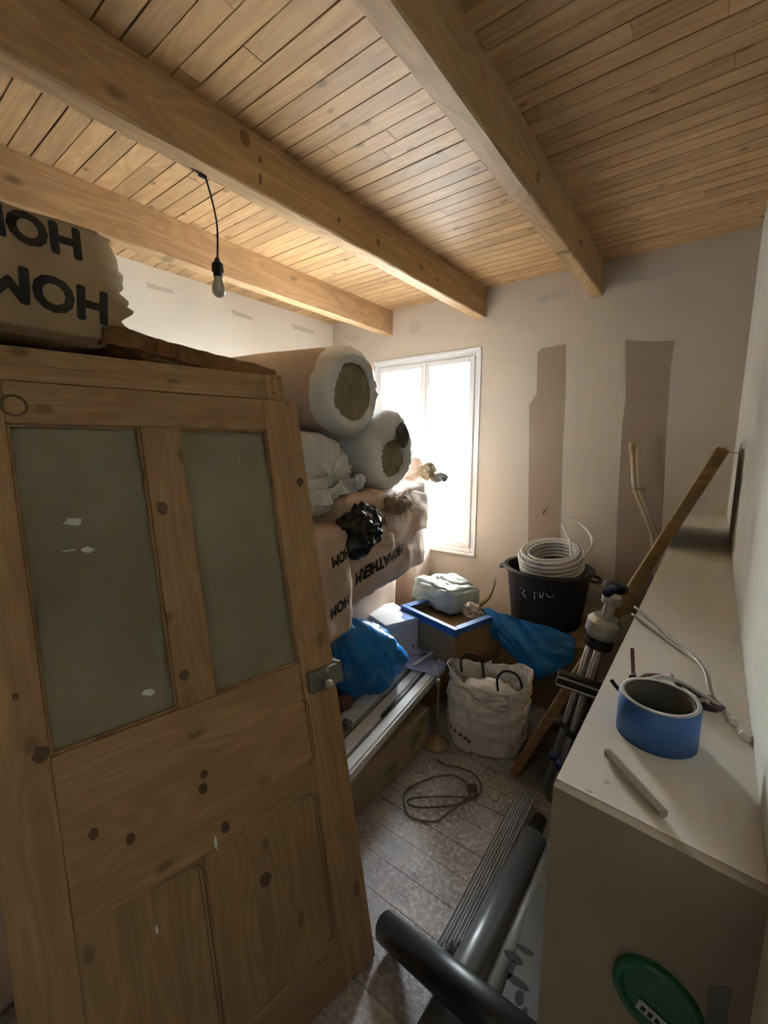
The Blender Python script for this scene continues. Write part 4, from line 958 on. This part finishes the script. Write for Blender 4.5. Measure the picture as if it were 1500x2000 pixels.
# ================================================================== THINGS ON THE LEDGE
q = P(1285, 1462, z=ZL)
tpr = thing('tape_roll', 'wide roll of blue tape standing on the ledge among loose cables', 'tape roll', (-.022, .646, ZL + .0004), (0, 0, 0))
def arc_lathe(prof, n=64): 
    bm, rg = lathe(bmesh.new(), prof, n); 
    for j in range(n): bm.faces.new((rg[-1][j], rg[-1][(j + 1) % n], rg[0][(j + 1) % n], rg[0][j]))
    return bm
RT_ = .0475; HT = .056
o = link('tape', arc_lathe([(RT_, 0), (RT_, HT), (RT_ - .0055, HT + .0005), (RT_ - .0055, 0)]), 'tape_blue', tpr)
for p in o.data.polygons: p.use_smooth = abs(p.normal.z) < .5
link('tape_edge', arc_lathe([(RT_ - .0006, HT), (RT_ - .001, HT + .0011), (RT_ - .0062, HT + .0011), (RT_ - .0064, HT)]), 'tape_edge', tpr, smooth=True)
link('cardboard_core', arc_lathe([(RT_ - .0056, .0), (RT_ - .0056, HT - .0005), (RT_ - .0085, HT - .0008), (RT_ - .0085, 0)]), 'tape_core', tpr, smooth=True)
a_, c_ = P(1184, 1466, z=ZL + .007), P(1296, 1590, z=ZL + .007); mt, L = along(a_, c_)
pn = thing('carpenter_pencil', 'grey carpenter pencil lying at the near edge of the ledge', 'pencil'); pn.matrix_world = mt
bm = bmesh.new(); prism(bm, [(.0058 * math.cos(R(30 + 60 * k)), .0058 * math.sin(R(30 + 60 * k))) for k in range(6)], .004, L, 'x'); link('barrel', bm, 'olive', pn)
bm, _ = lathe(bmesh.new(), [(.0001, -.001), (.004, .0), (.0056, .004)], 6, 'x'); link('tip', bm, 'iron', pn)
cb = thing('loose_cables', 'tangle of loose electric cables coming out of the ledge behind the tape roll', 'cables', (.05, .78, ZL))
def cable(px_pts, mat, r_=.0022, nm='cable', fat=1.35):
    pts = [P(a, c, z=ZL + h) for a, c, h in px_pts]
    return link(nm, tube(bmesh.new(), [p - cb.location for p in spline(pts, 8)], r_ * fat, 6), mat, cb, smooth=True)
cable([(1398, 1380, .004), (1385, 1345, .012), (1378, 1315, .016), (1360, 1288, .014), (1330, 1262, .008), (1290, 1228, .005), (1240, 1185, .008)], 'olive', .0022)
cable([(1402, 1383, .004), (1388, 1348, .010), (1382, 1320, .012), (1364, 1294, .012), (1332, 1270, .006), (1284, 1236, .004), (1235, 1200, .008)], 'olive', .0022)
cable([(1412, 1384, .004), (1375, 1364, .010), (1335, 1338, .012), (1300, 1322, .015), (1265, 1318, .020), (1245, 1326, .022), (1238, 1318, .026), (1236, 1295, .04), (1235, 1266, .06)], 'wine', .0022)
cable([(1408, 1386, .004), (1380, 1378, .006), (1340, 1356, .008), (1310, 1318, .010)], 'wine', .0024)
cable([(1404, 1378, .004), (1370, 1358, .014), (1345, 1340, .014), (1318, 1332, .012)], 'wine', .0022)
cable([(1400, 1388, .003), (1368, 1380, .005), (1330, 1362, .005), (1300, 1345, .005)], 'black', .0022)
cable([(1395, 1372, .012), (1365, 1352, .018), (1330, 1332, .016), (1290, 1322, .018), (1262, 1330, .02)], 'tape_edge', .0026)
cable([(1262, 1340, .006), (1240, 1350, .008), (1215, 1350, .012), (1203, 1340, .016), (1194, 1328, .022)], 'black', .0024)
cable([(1255, 1345, .012), (1240, 1335, .02), (1232, 1322, .028), (1240, 1318, .03)], 'wine', .0024)
for k in range(6): cable([(1416 - k * 4, 1384 - k * 2, .003), (1400 - k * 6, 1372 - k, .008 + .002 * k), (1385 - k * 7, 1360 + k * 2, .010), (1372 - k * 5, 1362 + k, .006)], ('wine', 'tape_edge', 'olive')[k % 3], .002)
# green flush box let into the ledge front
fy = .464
jb = thing('junction_box', 'green round junction box set into the front of the ledge', 'junction box', (.010, fy, 1.030), (0, 0, R(-4.6)))
bm, _ = lathe(bmesh.new(), [(.001, -.001), (.016, -.0015), (.030, -.0008), (.0335, -.004), (.038, -.0052), (.0405, -.003), (.041, .006)], 40)
bmesh.ops.rotate(bm, verts=bm.verts, cent=(0, 0, 0), matrix=Matrix.Rotation(R(-90), 3, 'X'))
link('box_shell', bm, 'green_box', jb, (0, -.006, 0), smooth=False)
link('label_plate', box(-.020, .016, -.0015, .0, -.008, .006, .001), 'tape_edge', jb, (.004, -.0080, -.018), (0, R(12), 0))
for k in range(4): link('label_print', box(-.002, .002, -.0008, 0, -.003, .003), 'ink', jb, (-.010 + .0065 * k, -.0094, -.0165 - .0013 * k), (0, R(12), 0))

# ------------------------------------------------------------------ pieces that belong to one part of their thing
for o in list(COL.objects):
    if not o.parent or o.parent.parent: continue
    st = o.name.split('.')[0]
    host = {'printed_lettering': 'wrapper', 'loose_flap': 'wrapper', 'chalk_mark': 'tub_body', 'leaf_print': 'carton_body', 'red_print': 'bag_body', 'blue_print': 'lid', 'nail': 'panel_board', 'plaster_lump': 'panel_board', 'folded_flap': 'bale_film', 'knot': 'bale_film', 'bright_edge': 'rail_body', 'smudge': 'board', 'cable_clip': 'cord', 'plug': 'flex'}.get(st)
    if not host or o.parent.get('kind') == 'structure': continue
    h = [c for c in o.parent.children if c.name.split('.')[0] == host]
    if len(h) == 1: o.parent = h[0]
